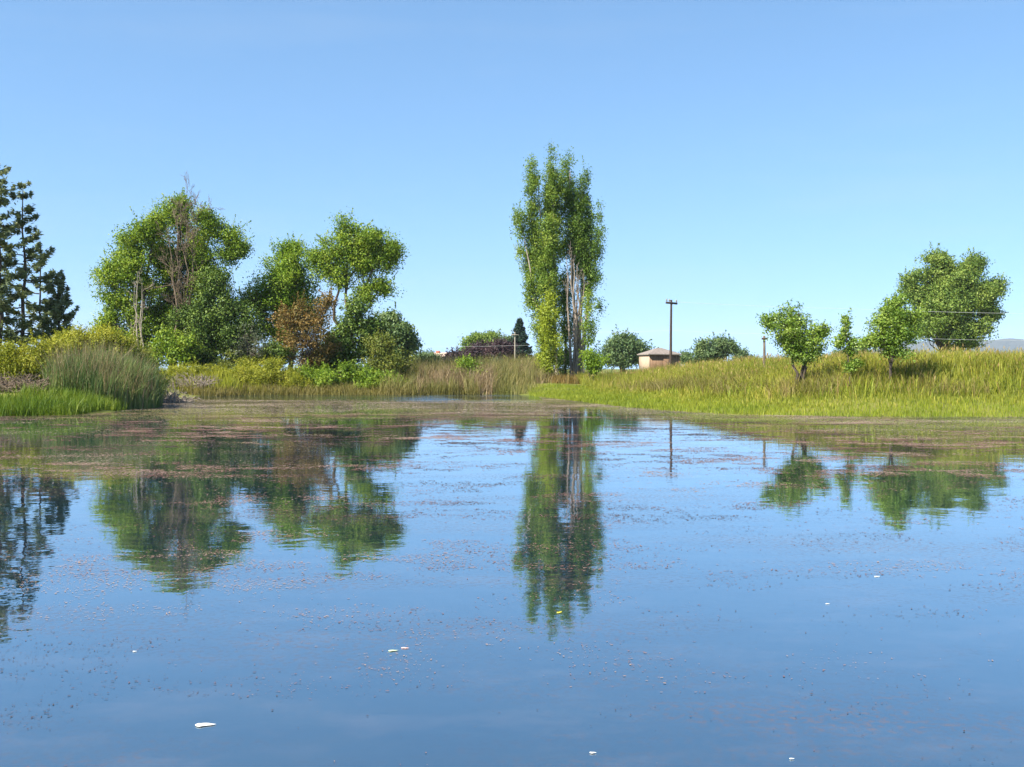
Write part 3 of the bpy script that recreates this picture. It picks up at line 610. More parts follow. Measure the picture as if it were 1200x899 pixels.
dead_tree('dead_poplar', 'bundle of bare grey-brown poplar trunks below the right tall poplar', 676, Dp - 1.2,
          [(671, 664, 300), (674, 669, 297), (678, 676, 310), (676, 672, 305), (681, 684, 320), (673, 678, 330)], 115, mat='dead_wood', levels=2, nb=9, r0=0.15, spread=0.35, tl=0.10, start=0.1)
lob = spire(643, 356, 641, 425, 7, 14, 5, rng, 1.5)
tree('young_poplar', 'young yellow-green poplar in front of the left tall poplar', 640, Dp - 3, lob, 'poplar_young', bark='bark', seed=116, trunk_r=0.1, nlimb=0, **{**pk, 'clumps_per_m2': 2.8})
lob = spire(690, 358, 690, 425, 5, 9, 5, rng, 1)
tree('young_poplar', 'slim young poplar right of the bare grey trunks', 689, Dp - 2.5, lob, 'poplar', bark='bark', seed=117, trunk_r=0.07, nlimb=0, **{**pk, 'clumps_per_m2': 2.2})
shrub('leafy_bush', 'small fresh-green bush with dark stems right of the poplar trunks', 694, 72, [(690, 418, 9, 12), (700, 425, 9, 12), (694, 432, 12, 10)], 'cotton_bright', seed=118, clumps_per_m2=2.6, leaves=40, clump_r=0.32, leaf=0.13)
rng = np.random.default_rng(119)
x, y = scatter(5200, 1.2, 6.0, 72, 80, rng, lambda x, y: (((x - 3.6) / 2.2) ** 2 + ((y - 76) / 3.6) ** 2 < 1.3 * fbm(x * 0.9, y * 0.9)))
o, _ = blades(x, y, rng.uniform(0.15, 0.8, len(x)), rng.uniform(0.02, 0.04, len(x)), rng, 0.5, M['rust'], 'rusty_weeds'); stuff(o, 'rust-orange weeds around the poplar trunks', 'weeds')

# ================================================================== RIGHT BANK GRASS
rng = np.random.default_rng(131)
infr = lambda x, y: (np.abs(x) < 0.50 * y + 2.5)
# short bright turf near the water
def tk_(x, y):
    s = shore_dist(x, y); return (s > -0.25) & (s < 6.5) & infr(x, y) & (rng.random(len(x)) < 1.1 - s / 8)
x, y = scatter(150000, 1.0, 24, 33.8, 70, rng, tk_)
o, _ = blades(x, y, rng.uniform(0.08, 0.24, len(x)) * (0.6 + 0.8 * fbm(x * 0.9, y * 0.9)), rng.uniform(0.012, 0.026, len(x)), rng, 0.25, M['turf'], 'waterside_grass', z=np.maximum(ground(x, y) - 0.02, -0.03)); stuff(o, 'short bright green grass along the right water edge', 'grass')
# tall meadow
def mk(x, y):
    s = shore_dist(x, y); return (s > 1.2 + 3.2 * fbm(x * 0.5, y * 0.5) * rng.random(len(x)) ** 0.3) & infr(x, y) & ((x > 4.5) | (y < 60)) & (rng.random(len(x)) < np.clip(1.25 - (y - 36) / 90, 0.3, 1) * (0.55 + 0.8 * fbm(x * 0.5 + 4, y * 0.5)))
x, y = scatter(230000, 2.0, 44, 36, 84, rng, mk)
s = shore_dist(x, y)
h = (0.18 + 0.72 * sstep(1.8, 8.5, s)) * rng.uniform(0.65, 1.25, len(x)) * (0.75 + 0.5 * fbm(x * 0.25, y * 0.25))
o, tip = blades(x, y, h, rng.uniform(0.014, 0.03, len(x)), rng, 0.42, M['meadow'], 'meadow_grass', droop=0.6); stuff(o, 'tall yellow-green meadow grass on the right bank', 'grass')
# seed heads on part of the blades
k = rng.random(len(tip)) < 0.10 * sstep(4, 9, shore_dist(tip[:, 0], tip[:, 1]))
pt = tip[k]; n = len(pt)
sh = rng.uniform(0.08, 0.2, n)
V = quads(pt, unit(rng.normal(size=(n, 3)) * [1, 1, 0.2]), np.tile([0.1, 0, 1.0], (n, 1)) + rng.normal(0, 0.25, (n, 3)), sh, sh * 0.28)
o = new_mesh('seed_heads', V, np.arange(len(V)), 4, M['seed'], None, {'tint': np.clip(rng.normal(0.5, 0.2, n), 0, 1)}); stuff(o, 'tawny seed heads on the meadow grass', 'grass')
# dark dry weeds band
def wk(x, y):
    s = shore_dist(x, y); return (s > 3.8) & (s < 9.5) & infr(x, y) & (rng.random(len(x)) < 1.7 * (fbm(x * 0.45 + 40, y * 0.45) - 0.33))
x, y = scatter(125000, 3.5, 26, 37, 60, rng, wk)
o, _ = blades(x, y, rng.uniform(0.4, 0.85, len(x)), rng.uniform(0.016, 0.03, len(x)), rng, 0.55, M['weed'], 'dry_weeds', droop=0.6); stuff(o, 'brown dry weeds in a band along the right bank', 'weeds')
x, y = scatter(70000, 3.0, 40, 38, 80, rng, lambda x, y: (shore_dist(x, y) > 3.5) & infr(x, y) & (rng.random(len(x)) < 2.6 * np.clip(fbm(x * 0.3 + 60, y * 0.3, 5) - 0.50, 0, 1) * (0.5 + 1.2 * sstep(12, 22, x))))
o, _ = blades(x, y, rng.uniform(0.45, 1.05, len(x)), rng.uniform(0.014, 0.028, len(x)), rng, 0.4, M['seed'], 'dry_grass', droop=0.5); stuff(o, 'golden tan dry grass patches in the meadow on the right bank', 'grass')
# broad weeds tufts
x, y = scatter(5000, 4.5, 24, 37, 52, rng, lambda x, y: (shore_dist(x, y) > 3) & (shore_dist(x, y) < 11) & (fbm(x * 0.7 + 11, y * 0.7 + 2) > 0.58))
o, _ = blades(x, y, rng.uniform(0.35, 0.8, len(x)), rng.uniform(0.025, 0.045, len(x)), rng, 0.45, M['turf'], 'broad_grass'); stuff(o, 'broad-bladed green grass tufts on the right bank', 'grass')

# ================================================================== SAPLINGS
sp = dict(clumps_per_m2=3.4, leaves=60, clump_r=0.25, leaf=0.08, asp=0.7, inner=0.4)
tree('sapling_tree', 'leftmost bank sapling, wide leafy crown with a low side branch', 938, 42,
     [(935, 388, 26, 32), (928, 370, 14, 16), (918, 385, 20, 17), (950, 395, 18, 16), (905, 376, 13, 10), (966, 390, 9, 10), (936, 410, 22, 14), (946, 416, 14, 9), (926, 400, 16, 14)], 'sapling', seed=141, trunk_r=0.07, bark='dark_bark', twigs=14, cat='young tree', group='saplings on the right bank',
     stems=[((-0.12, 0), (925, 375)), ((0.1, 0), (945, 380)), ((0.02, 0.08), (936, 365))], **sp)
tree('sapling_tree', 'thin sparse sapling between the two fuller bank saplings', 996, 40.5,
     [(992, 378, 4, 9), (990, 394, 7, 7), (999, 402, 7, 6), (983, 402, 5, 4), (996, 412, 4, 5), (999, 430, 8, 6), (1004, 427, 5, 4)], 'sapling', seed=142, trunk_r=0.04, bark='bark', twigs=10, cat='young tree', group='saplings on the right bank', **{**sp, 'clumps_per_m2': 6.0, 'leaves': 26, 'clump_r': 0.18})
tree('sapling_tree', 'round-crowned bank sapling in front of the big far cottonwood', 1044, 40,
     [(1044, 382, 28, 28), (1045, 368, 18, 18), (1030, 382, 20, 18), (1058, 388, 20, 18), (1042, 398, 26, 14), (1068, 375, 12, 12), (1020, 398, 12, 10), (1050, 412, 18, 8), (1052, 352, 8, 8)], 'sapling', seed=143, trunk_r=0.07, bark='dark_bark', twigs=14, cat='young tree', group='saplings on the right bank', **{**sp, 'clumps_per_m2': 5})

# ================================================================== BACKGROUND TREES
ft = dict(clumps_per_m2=0.9, leaves=130, clump_r=0.85, leaf=0.27)
tree('far_cottonwood', 'big spreading cottonwood beyond the right bank behind the round sapling', 1110, 125,
     [(1118, 345, 44, 40), (1122, 325, 26, 24), (1098, 325, 28, 24), (1130, 328, 22, 22), (1080, 350, 22, 24), (1112, 358, 30, 26), (1150, 348, 24, 18), (1166, 338, 12, 12), (1082, 385, 24, 22), (1118, 392, 30, 20), (1145, 385, 20, 20), (1070, 330, 12, 14), (1160, 368, 10, 8), (1102, 306, 14, 8), (1140, 310, 10, 9)], 'farbright', bark='dark_bark', seed=151, trunk_r=0.55, twigs=22, **{**ft, 'clumps_per_m2': 0.55, 'leaf': 0.23, 'leaves': 150, 'clump_r': 0.9})
tree('far_tree', 'grey-green round tree standing just left of the brown shed', 730, 140, [(725, 402, 11, 12), (738, 408, 12, 11), (720, 415, 12, 12), (748, 414, 12, 9), (733, 420, 18, 10), (762, 418, 9, 7)], 'fargreen', seed=152, trunk_r=0.35, **ft)
tree('far_tree', 'grey-green double-crowned tree right of the brown shed', 838, 150, [(826, 408, 10, 9), (842, 407, 11, 9), (855, 408, 8, 8), (838, 416, 20, 8)], 'fargreen', seed=153, trunk_r=0.35, **ft)
tree('far_tree', 'small dark tree peeping over the meadow right of the double-crowned tree', 869, 170, [(869, 419, 6, 7), (878, 423, 5, 4)], 'fargreen', seed=154, trunk_r=0.2, **ft)
tree('far_tree', 'small dark tree low behind the right corner of the shed', 806, 160, [(806, 421, 9, 7), (815, 424, 7, 5)], 'fargreen', seed=155, trunk_r=0.2, **ft)
tree('far_tree', 'small blue-green tree far behind the thin sapling', 1003, 210, [(1005, 412, 14, 9), (985, 416, 10, 6)], 'fargreen', seed=156, trunk_r=0.2, **ft)
tree('far_tree', 'light green broad tree far behind the reed bed, left of the purple trees', 566, 160, [(556, 403, 10, 8), (569, 400, 11, 7), (581, 404, 8, 7), (548, 412, 9, 9), (565, 412, 18, 10), (577, 397, 5, 4), (560, 397, 5, 3)], 'farbright', seed=157, trunk_r=0.35, **ft)
tree('purple_tree', 'dark purple-leaved tree in front of the conical cedar', 588, 140, [(585, 407, 8, 9), (594, 412, 7, 8), (582, 416, 8, 8), (592, 420, 9, 7)], 'purple', seed=158, trunk_r=0.2, bark='dark_bark', **ft)
tree('purple_tree', 'dark purple-leaved tree in front of the light green broad tree', 561, 142, [(561, 411, 6, 7), (566, 416, 6, 6), (556, 418, 6, 6)], 'purple', seed=159, trunk_r=0.2, bark='dark_bark', **ft)
tree('purple_tree', 'low dusky tree between the far house roof and the light green tree', 532, 150, [(528, 421, 6, 5), (536, 418, 5, 6), (543, 421, 5, 5)], 'purple', seed=160, trunk_r=0.2, bark='dark_bark', **ft)
conifer('cedar_tree', 'dense conical blue-green cedar far behind the reed bed', 609, 150, 374, 19, 161, nb=260, low=0.02, droop=0.1, mat='cedar', trunk_r=0.3, spray=110, power=0.9, open_=False, leafl=0.42, narrow=0.15)
tree('far_tree', 'dull green tree touching the left side of the conical cedar', 594, 155, [(592, 408, 8, 8), (598, 402, 6, 7), (595, 418, 10, 8)], 'fargreen', seed=162, trunk_r=0.2, **ft)
for i, (px, pt, w_, D_, lb) in enumerate([(655, 415, 14, 190, 'far tree glimpsed low behind the poplar trunks'), (500, 418, 12, 190, 'far low tree left of the far house roof'),
                                         (780, 420, 14, 220, 'far low tree behind the brown shed'), (900, 424, 14, 240, 'far low tree behind the wooden post'), (636, 417, 9, 180, 'far tree glimpsed low at the left foot of the young poplar')]):
    tree('far_tree', lb, px, D_, [(px - w_ * .4, pt + 3, w_ * .7, 7), (px + w_ * .5, pt + 4, w_ * .7, 7)], 'fargreen', seed=170 + i, trunk_r=0.2, **ft)

# ================================================================== BUILT THINGS
M['siding'] = rough_mat('weathered_siding', (0.10, 0.055, 0.033), (0.19, 0.115, 0.07), 2.0, (6, 6, 0.6), c3=(0.25, 0.17, 0.105))
M['siding_sunlit'] = rough_mat('sunlit_siding', (0.31, 0.22, 0.155), (0.43, 0.33, 0.24), 2.0, (6, 6, 0.6))  # lighter copy of the siding, sun on the left face put into colour
M['roofing'] = rough_mat('roof_shingle', (0.16, 0.135, 0.115), (0.25, 0.21, 0.185), 6.0)
M['fascia'] = rough_mat('pale_trim', (0.5, 0.45, 0.38), (0.65, 0.6, 0.52), 6.0)
M['pole'] = rough_mat('creosote_pole', (0.035, 0.025, 0.02), (0.085, 0.06, 0.045), 4.0, (6, 6, 0.5))
M['palepole'] = rough_mat('pale_pole', (0.22, 0.19, 0.15), (0.32, 0.28, 0.23), 4.0, (6, 6, 0.5))
M['insulator'] = rough_mat('insulator', (0.18, 0.16, 0.15), (0.3, 0.28, 0.26), 5.0, rough=0.3)
M['wire'] = rough_mat('aluminium_wire', (0.45, 0.45, 0.44), (0.6, 0.6, 0.58), 5.0, rough=0.45, bump=0.0)
M['redroof'] = rough_mat('red_tile', (0.28, 0.075, 0.045), (0.40, 0.13, 0.08), 5.0)
M['paleroof'] = rough_mat('pale_tile', (0.42, 0.30, 0.22), (0.55, 0.42, 0.33), 4.0)
M['stucco'] = rough_mat('stucco', (0.42, 0.36, 0.29), (0.52, 0.46, 0.38), 4.0)
M['dark'] = rough_mat('dark_opening', (0.03, 0.03, 0.035), (0.05, 0.05, 0.055), 4.0, rough=0.3)

# shed: two faces seen, hip roof
Ds = 100.0
a = at(760.5, 416, Ds)[:2]              # near corner
u = unit(np.array([0.93, 0.37]))        # along the wide face
v = np.array([-u[1], u[0]])             # along the narrow face, away from the camera
wl = 3.0 / u[0] * (38.5 * Ds / F) / 3.0; wd = 1.9
u3 = np.array([*u, 0]); v3 = np.array([*v, 0]); up = np.array([0, 0, 1.0])
gz = ground(a[0], a[1]) - 0.1; ze = Z(416, Ds) ; zr = Z(407.6, Ds + 1)
cen = np.array([*(a + u * wl / 2 + v * wd / 2), gz])
shed = thing('shed', cen, 'brown shed with left wall coloured sun-bright and low hip roof beside the crossarm pole', 'shed')
b = Bx(); th = 0.12; hw = ze - gz
b.box(-v3 * (wd / 2 - th / 2) + up * hw / 2, (wl - 2 * th - 0.004, th, hw), u3, v3, up)
b.box(v3 * (wd / 2 - th / 2) + up * hw / 2, (wl - 2 * th - 0.004, th, hw), u3, v3, up)
b.build('wall', M['siding'], shed)
b = Bx(); b.box(-u3 * (wl / 2 - th / 2) + up * hw / 2, (th, wd, hw), u3, v3, up); b.build('side_wall', M['siding_sunlit'], shed)['label'] = 'side wall with the sunlight put into its pale colour'
b = Bx(); b.box(u3 * (wl / 2 - th / 2) + up * hw / 2, (th, wd, hw), u3, v3, up); b.build('side_wall', M['siding'], shed)
b = Bx(); ov = 0.14; hr = zr - ze
c4 = [(-wl / 2 - ov, -wd / 2 - ov), (wl / 2 + ov, -wd / 2 - ov), (wl / 2 + ov, wd / 2 + ov), (-wl / 2 - ov, wd / 2 + ov)]
def L3(p, z): return u3 * p[0] + v3 * p[1] + up * z
lo = [L3(p, hw + 0.003) for p in c4]; mid_ = [L3(p, hw + 0.09) for p in c4]; rid = [L3((-0.25, 0), hw + hr), L3((0.25, 0), hw + hr)]
b.poly(lo[::-1])
for k in range(4): b.poly([lo[k], lo[(k + 1) % 4], mid_[(k + 1) % 4], mid_[k]])
b.poly([mid_[0], mid_[1], rid[1], rid[0]]); b.poly([mid_[1], mid_[2], rid[1]]); b.poly([mid_[2], mid_[3], rid[0], rid[1]]); b.poly([mid_[3], mid_[0], rid[0]])
b.build('roof', M['roofing'], shed)
b = Bx(); b.box(-v3 * (wd / 2 + 0.02) + u3 * 0.35 + up * 1.0, (0.9, 0.04, 2.0), u3, v3, up); b.build('door', M['siding'], shed)

# crossarm utility pole
Dq = 92.0; px0 = at(786, 430, Dq)
pole = thing('utility_pole', (px0[0], Dq, ground(px0[0], Dq) - 0.05), 'dark wooden utility pole with a crossarm in front of the brown shed', 'utility pole')
pz = pole.location.z; ht = Z(351.5, Dq) - pz
t = Tubes(); t.add([(0, 0, -0.2), (0.01, 0, ht * .5), (0.05, 0, ht)], [0.125, 0.105, 0.085], 10); t.build('post', M['pole'], pole)
ca = unit(np.array([0.62, 0.78, 0.0])); b = Bx(); b.box(np.array([0.05, -0.16, ht - 0.28]), (1.75, 0.12, 0.16), ca, np.array([-ca[1], ca[0], 0]), up); b.build('crossarm', M['pole'], pole)
for q in (-0.8, 0.8, -0.35):
    c = np.array([0.05, -0.16, ht - 0.2]) + ca * q; t = Tubes(); t.add([c, c + up * 0.08, c + up * 0.1, c + up * 0.2, c + up * 0.24], [0.03, 0.03, 0.07, 0.065, 0.02], 8); t.build('insulator', M['insulator'], pole)

# wooden post
Dw = 52.0; c = at(895.5, 430, Dw)
post = thing('wooden_post', (c[0], Dw, ground(c[0], Dw) - 0.05), 'weathered brown wooden post standing in the meadow left of the saplings', 'post')
hp = Z(394, Dw) - post.location.z
t = Tubes(); t.add([(0, 0, -0.1), (0.01, 0, hp * .6), (0.0, 0, hp), (0, 0, hp + 0.02)], [0.07, 0.06, 0.055, 0.02], 9); t.build('shaft', M['bark'], post)
b = Bx(); b.box((0, -0.1, hp - 0.12), (0.28, 0.05, 0.09)); b.build('bracket', M['pole'], post)

# slender pale pole in front of the cedar
De = 130.0; c = at(603.5, 425, De)
pp = thing('utility_pole', (c[0], De, ground(c[0], De) - 0.05), 'slender pale pole standing in front of the conical cedar', 'utility pole')
hp = Z(389, De) - pp.location.z
t = Tubes(); t.add([(0, 0, -0.1), (0, 0, hp)], [0.10, 0.07], 8); t.build('post', M['palepole'], pp)
b = Bx(); b.box((0, -0.14, hp - 0.35), (0.9, 0.09, 0.1)); b.build('crossarm', M['palepole'], pp)

# power lines
def wire(label, pts, r=0.013):
    pts = np.array([at(*p) for p in pts]); n = 40
    tt = np.linspace(0, len(pts) - 1, n); P = np.stack([np.interp(tt, np.arange(len(pts)), pts[:, k]) for k in range(3)], 1)
    seg = tt - np.floor(tt - 1e-9); P[:, 2] -= 0.25 * 4 * np.clip(seg, 0, 1) * (1 - np.clip(seg, 0, 1)) * 0.3
    o0 = P[0].copy(); t = Tubes(); t.add(P - o0, r, 5); o = t.build('power_line', M['wire']); o.location = o0
    return tag(o, label, 'power line', 'power lines')
wire('power line running right from the crossarm across the big far cottonwood', [(793, 354, 92.6), (1000, 362, 96), (1240, 368, 100)], 0.011)
wire('lower power line crossing behind the crossarm pole at half its height', [(690, 389, 99), (786, 387, 99), (900, 391, 99), (1060, 396, 100), (1240, 399, 102)], 0.009)
wire('thin power line crossing in front of the conical cedar', [(470, 406, 129), (603, 405, 129.8), (700, 401, 130)], 0.008)

# far house
Dh = 240.0; c = at(516, 425, Dh); hz = ground(c[0], Dh)
house = thing('house', (c[0], Dh, hz), 'far pale house with a reddish chimney, only its roof showing over the reeds', 'house')
zr = Z(413.2, Dh) - hz; ze = Z(418.5, Dh) - hz; W = 4.6; Dd = 3.5
b = Bx(); b.box((0, 0, ze / 2), (2 * W - 0.8, 2 * Dd - 0.8, ze)); b.build('wall', M['stucco'], house)
b = Bx(); e = ze + 0.01
A = [(-W, -Dd, e), (W, -Dd, e), (W, Dd, e), (-W, Dd, e)]; r0, r1 = (-W * .35, 0, zr), (W * .35, 0, zr)
b.poly(A[::-1]); b.poly([A[0], A[1], r1, r0]); b.poly([A[1], A[2], r1]); b.poly([A[2], A[3], r0, r1]); b.poly([A[3], A[0], r0])
roof = b.build('roof', M['paleroof'], house)
b = Bx(); b.box((-0.5, 0, zr - 0.05), (0.9, 0.7, 0.8)); b.build('chimney', M['redroof'], roof)
for q in (-2.4, 2.2):
    b = Bx(); b.box((q, -Dd + 0.36, ze * 0.55), (1.3, 0.1, 1.1)); b.build('window', M['dark'], house)

# ================================================================== FLOATING ALGAE
M['algae'] = leaf_mat('algae_mat', [(0.11, 0.085, 0.045), (0.25, 0.175, 0.12), (0.38, 0.29, 0.21)], trans=0.0, rough=0.6, nscale=0.25)
M['algae_green'] = leaf_mat('algae_green', [(0.10, 0.10, 0.02), (0.19, 0.175, 0.04), (0.30, 0.25, 0.10)], trans=0.0, rough=0.6, nscale=0.25)
M['fleck'] = leaf_mat('fleck', [(0.05, 0.028, 0.018), (0.17, 0.075, 0.055), (0.29, 0.19, 0.14)], trans=0.0, rough=0.7, nscale=0.4)
def flakes(name, x, y, size, mat, rng, z0=0.004, z1=0.02, tilt=0.05):
    n = len(x); a0 = rng.uniform(0, 6.28, n)[:, None]; k = np.arange(5)[None, :]
    a = a0 + k * np.pi / 2.5 + rng.normal(0, 0.2, (n, 5)); r = size[:, None] * rng.uniform(0.35, 1.0, (n, 5))
    zx = rng.uniform(z0, z1, n)[:, None]
    asp = rng.uniform(0.15, 0.7, n)[:, None]; lx = r * np.cos(a) * 1.25; ly = r * np.sin(a) * asp; ph = rng.uniform(0, 6.28, n)[:, None]
    dx = lx * np.cos(ph) - ly * np.sin(ph); dy = lx * np.sin(ph) + ly * np.cos(ph)
    V = np.stack([x[:, None] + dx, y[:, None] + dy, zx + rng.normal(0, tilt, (n, 5)) * 0.1 * size[:, None] + 0 * dx], -1)
    V[:, :, 2] = np.maximum(V[:, :, 2], 0.003)
    return new_mesh(name, V.reshape(-1, 3), np.arange(n * 5), 5, M[mat], None, {'tint': np.clip(0.5 + 2.2 * (fbm(x * 0.45 + 90, y * 1.1, 4) - 0.5) + rng.normal(0, 0.2, n), 0, 1)})
rng = np.random.default_rng(201)
inw = lambda x, y: shore_dist(x, y) < 0.05
# right mat along the bank, widest at right
def fsize(y, k=1.0): return rng.uniform(0.012, 0.042, len(y)) * np.clip(y / 22, 0.5, 2.2) * k
def k1(x, y):
    s = -shore_dist(x, y); w = 4.5 + 19 * sstep(3, 10, x); f = fbm(x * 0.35, y * 0.22, 5)
    dens = np.clip(1.15 - s / w, 0, 1); return (s > -0.1) & (x > 1.5) & (np.abs(x) < 0.5 * y + 1) & (rng.random(len(x)) < 0.62 * sstep(0.32, 0.74, dens * 0.55 + f * 0.3 + fbm(x * 0.5, y * 1.3, 4) * 0.36 - 0.17))
x, y = scatter(520000, 1, 20, 17, 62, rng, k1)
m = fbm(x * 0.3 + 70, y * 0.45) > 0.5
stuff(flakes('floating_algae', x[m], y[m], fsize(y[m]), 'algae', rng), 'tan floating algae mat along the right bank', 'algae')
stuff(flakes('floating_algae', x[~m], y[~m], fsize(y[~m]), 'algae_green', rng), 'olive floating algae mat along the right bank', 'algae')
# left and centre mats
def k2(x, y):
    px = 600 + x / y * F; py = HOR + HC * F / y
    f = fbm(x * 0.30 + 31, y * 0.16 + 7, 5)
    f2 = fbm(x * 0.55 + 5, y * 0.75 + 17, 4)
    strip = sstep(250, 330, px) * (1 - sstep(600, 650, px)) * sstep(462, 464, py) * (1 - sstep(467.5, 470.5, py))
    band = sstep(465, 471, py) * (1 - sstep(484, 500 + 25 * (1 - sstep(150, 520, px)), py)) * (1 - 0.8 * sstep(640, 720, px))
    sparse = 0.62 * sstep(480, 500, py) * (1 - sstep(540, 700, py)) * (1 - sstep(380, 560, px))
    b = np.maximum(band, sparse) * (1 - 0.85 * strip)
    return inw(x, y) & (np.abs(x) < 0.5 * y + 1) & (rng.random(len(x)) < 0.50 * sstep(0.44, 0.80, b * 0.40 + f * 0.22 + f2 * 0.38) * (b > 0.01))
x, y = scatter(700000, -26, 5, 11, 63, rng, k2)
m = fbm(x * 0.25 + 70, y * 0.2) > 0.42
stuff(flakes('floating_algae', x[m], y[m], fsize(y[m]), 'algae', rng), 'pinkish tan floating algae mat across the left and centre of the pond', 'algae')
stuff(flakes('floating_algae', x[~m], y[~m], fsize(y[~m]), 'algae_green', rng), 'olive floating algae among the pinkish mat', 'algae')
# scattered flecks over the open water, in loose drifts
def k3(x, y):
    f = fbm(x * 0.45 + 3, y * 0.5 + 60, 4); g = fbm(x * 1.9, y * 2.6, 4)
    return inw(x, y) & (np.abs(x) < 0.5 * y + 0.5) & (rng.random(len(x)) < 3.0 * np.clip(f - 0.34, 0, 1) * (0.05 + sstep(0.46, 0.66, g)) * (0.5 + 0.5 * sstep(5, 11, y)))
x, y = scatter(3600000, -17, 18, 3.2, 38, rng, k3)
stuff(flakes('floating_flecks', x, y, rng.uniform(0.3, 1, len(x)) ** 3 * 0.0175 * np.clip(y / 8, 0.5, 2.8), 'fleck', rng, 0.002, 0.004), 'pinkish brown plant flecks drifting on the open water', 'plant debris')

# few distinct drifting scraps
M['white'] = rough_mat('white_petal', (0.62, 0.6, 0.55), (0.8, 0.78, 0.74), 12.0, bump=0.2)
M['pale_green'] = rough_mat('pale_green_leaf', (0.35, 0.42, 0.25), (0.5, 0.55, 0.38), 12.0, bump=0.2)
M['pinkleaf'] = rough_mat('pink_leaf', (0.5, 0.32, 0.3), (0.62, 0.45, 0.42), 12.0, bump=0.2)
M['yellowleaf'] = rough_mat('yellow_leaf', (0.45, 0.4, 0.04), (0.6, 0.52, 0.07), 12.0, bump=0.2)
def scrap(name, label, px, py, w, hgt, mat, cat, seed, rot=0.0, curl=0.35):
    D = HC * F / (py - HOR); rng = np.random.default_rng(seed); s = D / F; W = w * s
    nu, nv = 9, 5; uu = np.linspace(-1, 1, nu); vv = np.linspace(-1, 1, nv); U, Vv = np.meshgrid(uu, vv)
    wid = np.sqrt(np.clip(1 - np.abs(U) ** 2.2, 0.01, 1)) * (0.72 - 0.5 * U) * (1 + 0.22 * np.sin(5 * U + seed) * np.sign(Vv))
    x = U * W / 2; y = Vv * wid * W * 0.30; z = 0.002 + 0.22 * hgt * s * (curl * (Vv ** 2) * wid + 0.5 * (1 - Vv ** 2) * wid * (0.5 + 0.5 * np.sin(2 * U + seed)) )
    ca, sa = math.cos(rot), math.sin(rot)
    P = np.stack([x * ca - y * sa, x * sa + y * ca, z], -1)
    P += rng.normal(0, W * 0.008, P.shape); P[..., 2] = np.maximum(P[..., 2], 0.004)
    i = (np.arange(nv - 1)[:, None] * nu + np.arange(nu - 1)[None, :]).ravel()
    o = new_mesh(name, P.reshape(-1, 3), np.stack([i, i + 1, i + nu + 1, i + nu], 1), 4, M[mat], smooth=True)
    o.location = (X(px, D), D, 0)
    so = o.modifiers.new('Solidify', 'SOLIDIFY'); so.thickness = 0.0012
    return tag(o, label, cat)
scrap('feather', 'white feather-like scrap floating in the lower left of the pond, largest of the pale scraps', 241, 850, 24, 10, 'white', 'feather', 1, 0.1)
scrap('floating_leaf', 'pale green leaf afloat in the middle foreground beside the pink leaf', 461, 763, 12, 5, 'pale_green', 'leaf', 2, 0.2)
scrap('floating_leaf', 'pink leaf afloat in the middle foreground just right of the pale green leaf', 475, 760, 10, 5, 'pinkleaf', 'leaf', 3, -0.2)
scrap('floating_leaf', 'yellow leaf afloat on the reflected top of the tall poplars', 656, 718, 9, 6, 'yellowleaf', 'leaf', 4, 0.9)
scrap('petal', 'white petal near the left edge of the foreground water', 158, 764, 5, 4, 'white', 'petal', 5)
scrap('petal', 'white petal alone at the bottom right of centre of the pond', 695, 883, 8, 4, 'white', 'petal', 6)
scrap('petal', 'white petal right of the sapling reflections on open water', 1028, 676, 7, 4, 'white', 'petal', 7)
scrap('petal', 'white petal nearest the bottom edge on the right side of the pond', 928, 890, 6, 4, 'white', 'petal', 8)
scrap('petal', 'white petal on open water below the leftmost sapling reflection', 970, 708, 5, 4, 'white', 'petal', 9)

# ================================================================== HAZE
hz = Bx(); hz.box((0, 0, 118), (13000, 13000, 243)); haze = hz.build('haze', None)
m, nt, out = mat_new('haze_air'); pv = N(nt, 'ShaderNodeVolumePrincipled'); pv.inputs['Density'].default_value = 0.00010; pv.inputs['Color'].default_value = (0.78, 0.84, 1.0, 1); pv.inputs['Anisotropy'].default_value = 0.0
nt.links.new(pv.outputs[0], out.inputs['Volume']); haze.data.materials.append(m)
stuff(haze, 'thin pale summer haze', 'haze')

# ================================================================== LIGHT, SKY, CAMERA
EL, AZ = math.radians(46), math.radians(-128)     # azimuth measured from +Y towards +X: the sun stands left and behind
sd = np.array([math.sin(AZ) * math.cos(EL), math.cos(AZ) * math.cos(EL), math.sin(EL)])
w = bpy.data.worlds.new('World'); sc.world = w; w.use_nodes = True; nt = w.node_tree
bg = nt.nodes['Background']; sky = nt.nodes.new('ShaderNodeTexSky'); sky.sky_type = 'NISHITA'; sky.sun_disc = False
sky.sun_elevation = EL; sky.sun_rotation = AZ; sky.air_density = 1.0; sky.dust_density = 0.0; sky.ozone_density = 0.9; sky.altitude = 600
tcw = nt.nodes.new('ShaderNodeTexCoord'); mpw = nt.nodes.new('ShaderNodeMapping'); mpw.vector_type = 'POINT'
mpw.inputs['Scale'].default_value = (1, 1, 0.95); mpw.inputs['Location'].default_value = (0, 0, 0.16)
nrm = nt.nodes.new('ShaderNodeVectorMath'); nrm.operation = 'NORMALIZE'
nt.links.new(tcw.outputs['Generated'], mpw.inputs['Vector']); nt.links.new(mpw.outputs[0], nrm.inputs[0]); nt.links.new(nrm.outputs[0], sky.inputs['Vector'])
tint = nt.nodes.new('ShaderNodeMix'); tint.data_type = 'RGBA'; tint.blend_type = 'MULTIPLY'; tint.inputs[0].default_value = 1.0
tint.inputs[7].default_value = (0.73, 0.96, 1.02, 1)
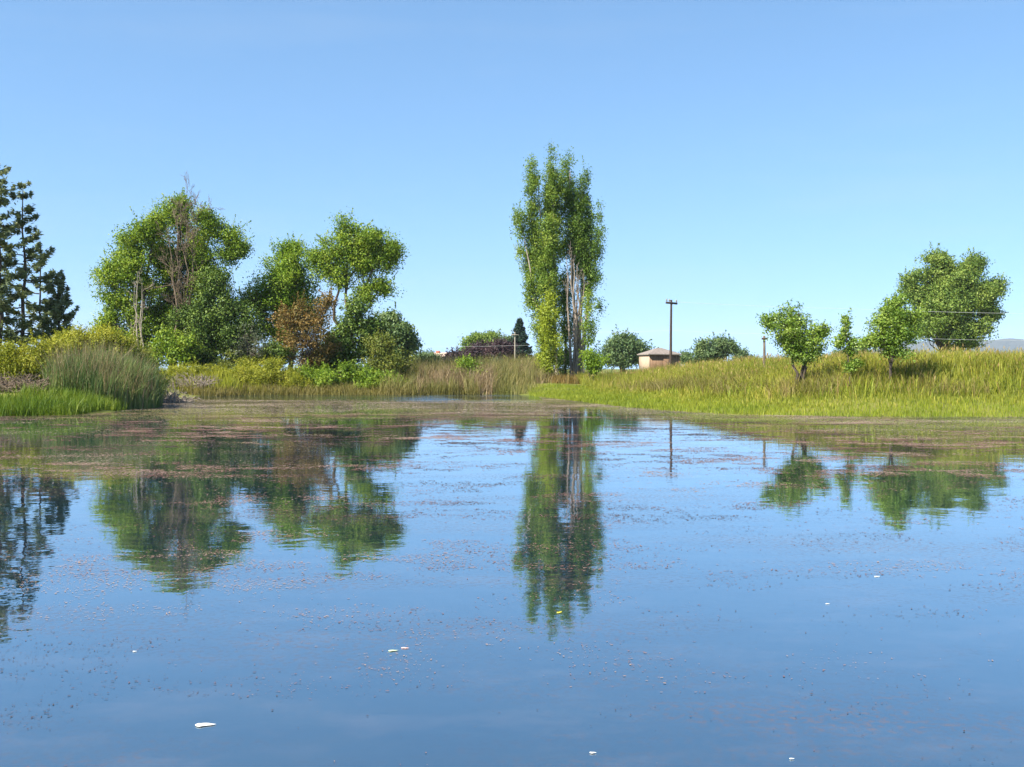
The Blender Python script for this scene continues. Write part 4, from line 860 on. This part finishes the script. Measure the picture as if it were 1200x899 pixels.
mv = nt.nodes.new('ShaderNodeMapping'); mv.inputs['Scale'].default_value = (1.2, 1.2, 9.0); nv = nt.nodes.new('ShaderNodeTexNoise'); nv.inputs['Scale'].default_value = 2.2; nv.inputs['Detail'].default_value = 6
nt.links.new(tcw.outputs['Generated'], mv.inputs['Vector']); nt.links.new(mv.outputs[0], nv.inputs['Vector'])
mrv = nt.nodes.new('ShaderNodeMapRange'); mrv.inputs[1].default_value = 0.48; mrv.inputs[2].default_value = 0.8; mrv.inputs[4].default_value = 0.16; nt.links.new(nv.outputs['Fac'], mrv.inputs[0])
veil = nt.nodes.new('ShaderNodeMix'); veil.data_type = 'RGBA'; nt.links.new(mrv.outputs[0], veil.inputs[0]); veil.inputs[7].default_value = (2.7, 3.2, 3.7, 1)
nt.links.new(sky.outputs[0], tint.inputs[6]); nt.links.new(tint.outputs[2], veil.inputs[6]); nt.links.new(veil.outputs[2], bg.inputs['Color']); bg.inputs['Strength'].default_value = 0.095
su = bpy.data.lights.new('sun', 'SUN'); su.energy = 5.0; su.angle = math.radians(0.55); su.color = (1.0, 0.94, 0.82)
so = bpy.data.objects.new('sun', su); COL.objects.link(so)
import mathutils
so.rotation_euler = mathutils.Vector(-sd).to_track_quat('-Z', 'Y').to_euler(); so.location = (-60, -30, 80)

cam = bpy.data.cameras.new('camera'); co = bpy.data.objects.new('camera', cam); COL.objects.link(co)
cam.sensor_width = 36; cam.lens = 36 * F / 1200; cam.shift_y = -(449.5 - HOR) / 1200; cam.clip_start = 0.05; cam.clip_end = 20000
co.location = (0, 0, HC); co.rotation_euler = (math.radians(90), 0, 0); sc.camera = co

sc.view_settings.view_transform = 'Standard'; sc.view_settings.look = 'None'; sc.view_settings.exposure = 1.4; sc.view_settings.gamma = 1
sc.view_settings.use_curve_mapping = False
sc.render.engine = 'CYCLES'
sc.cycles.max_bounces = 6; sc.cycles.diffuse_bounces = 2; sc.cycles.glossy_bounces = 2; sc.cycles.transmission_bounces = 3; sc.cycles.volume_bounces = 0
sc.cycles.use_denoising = True
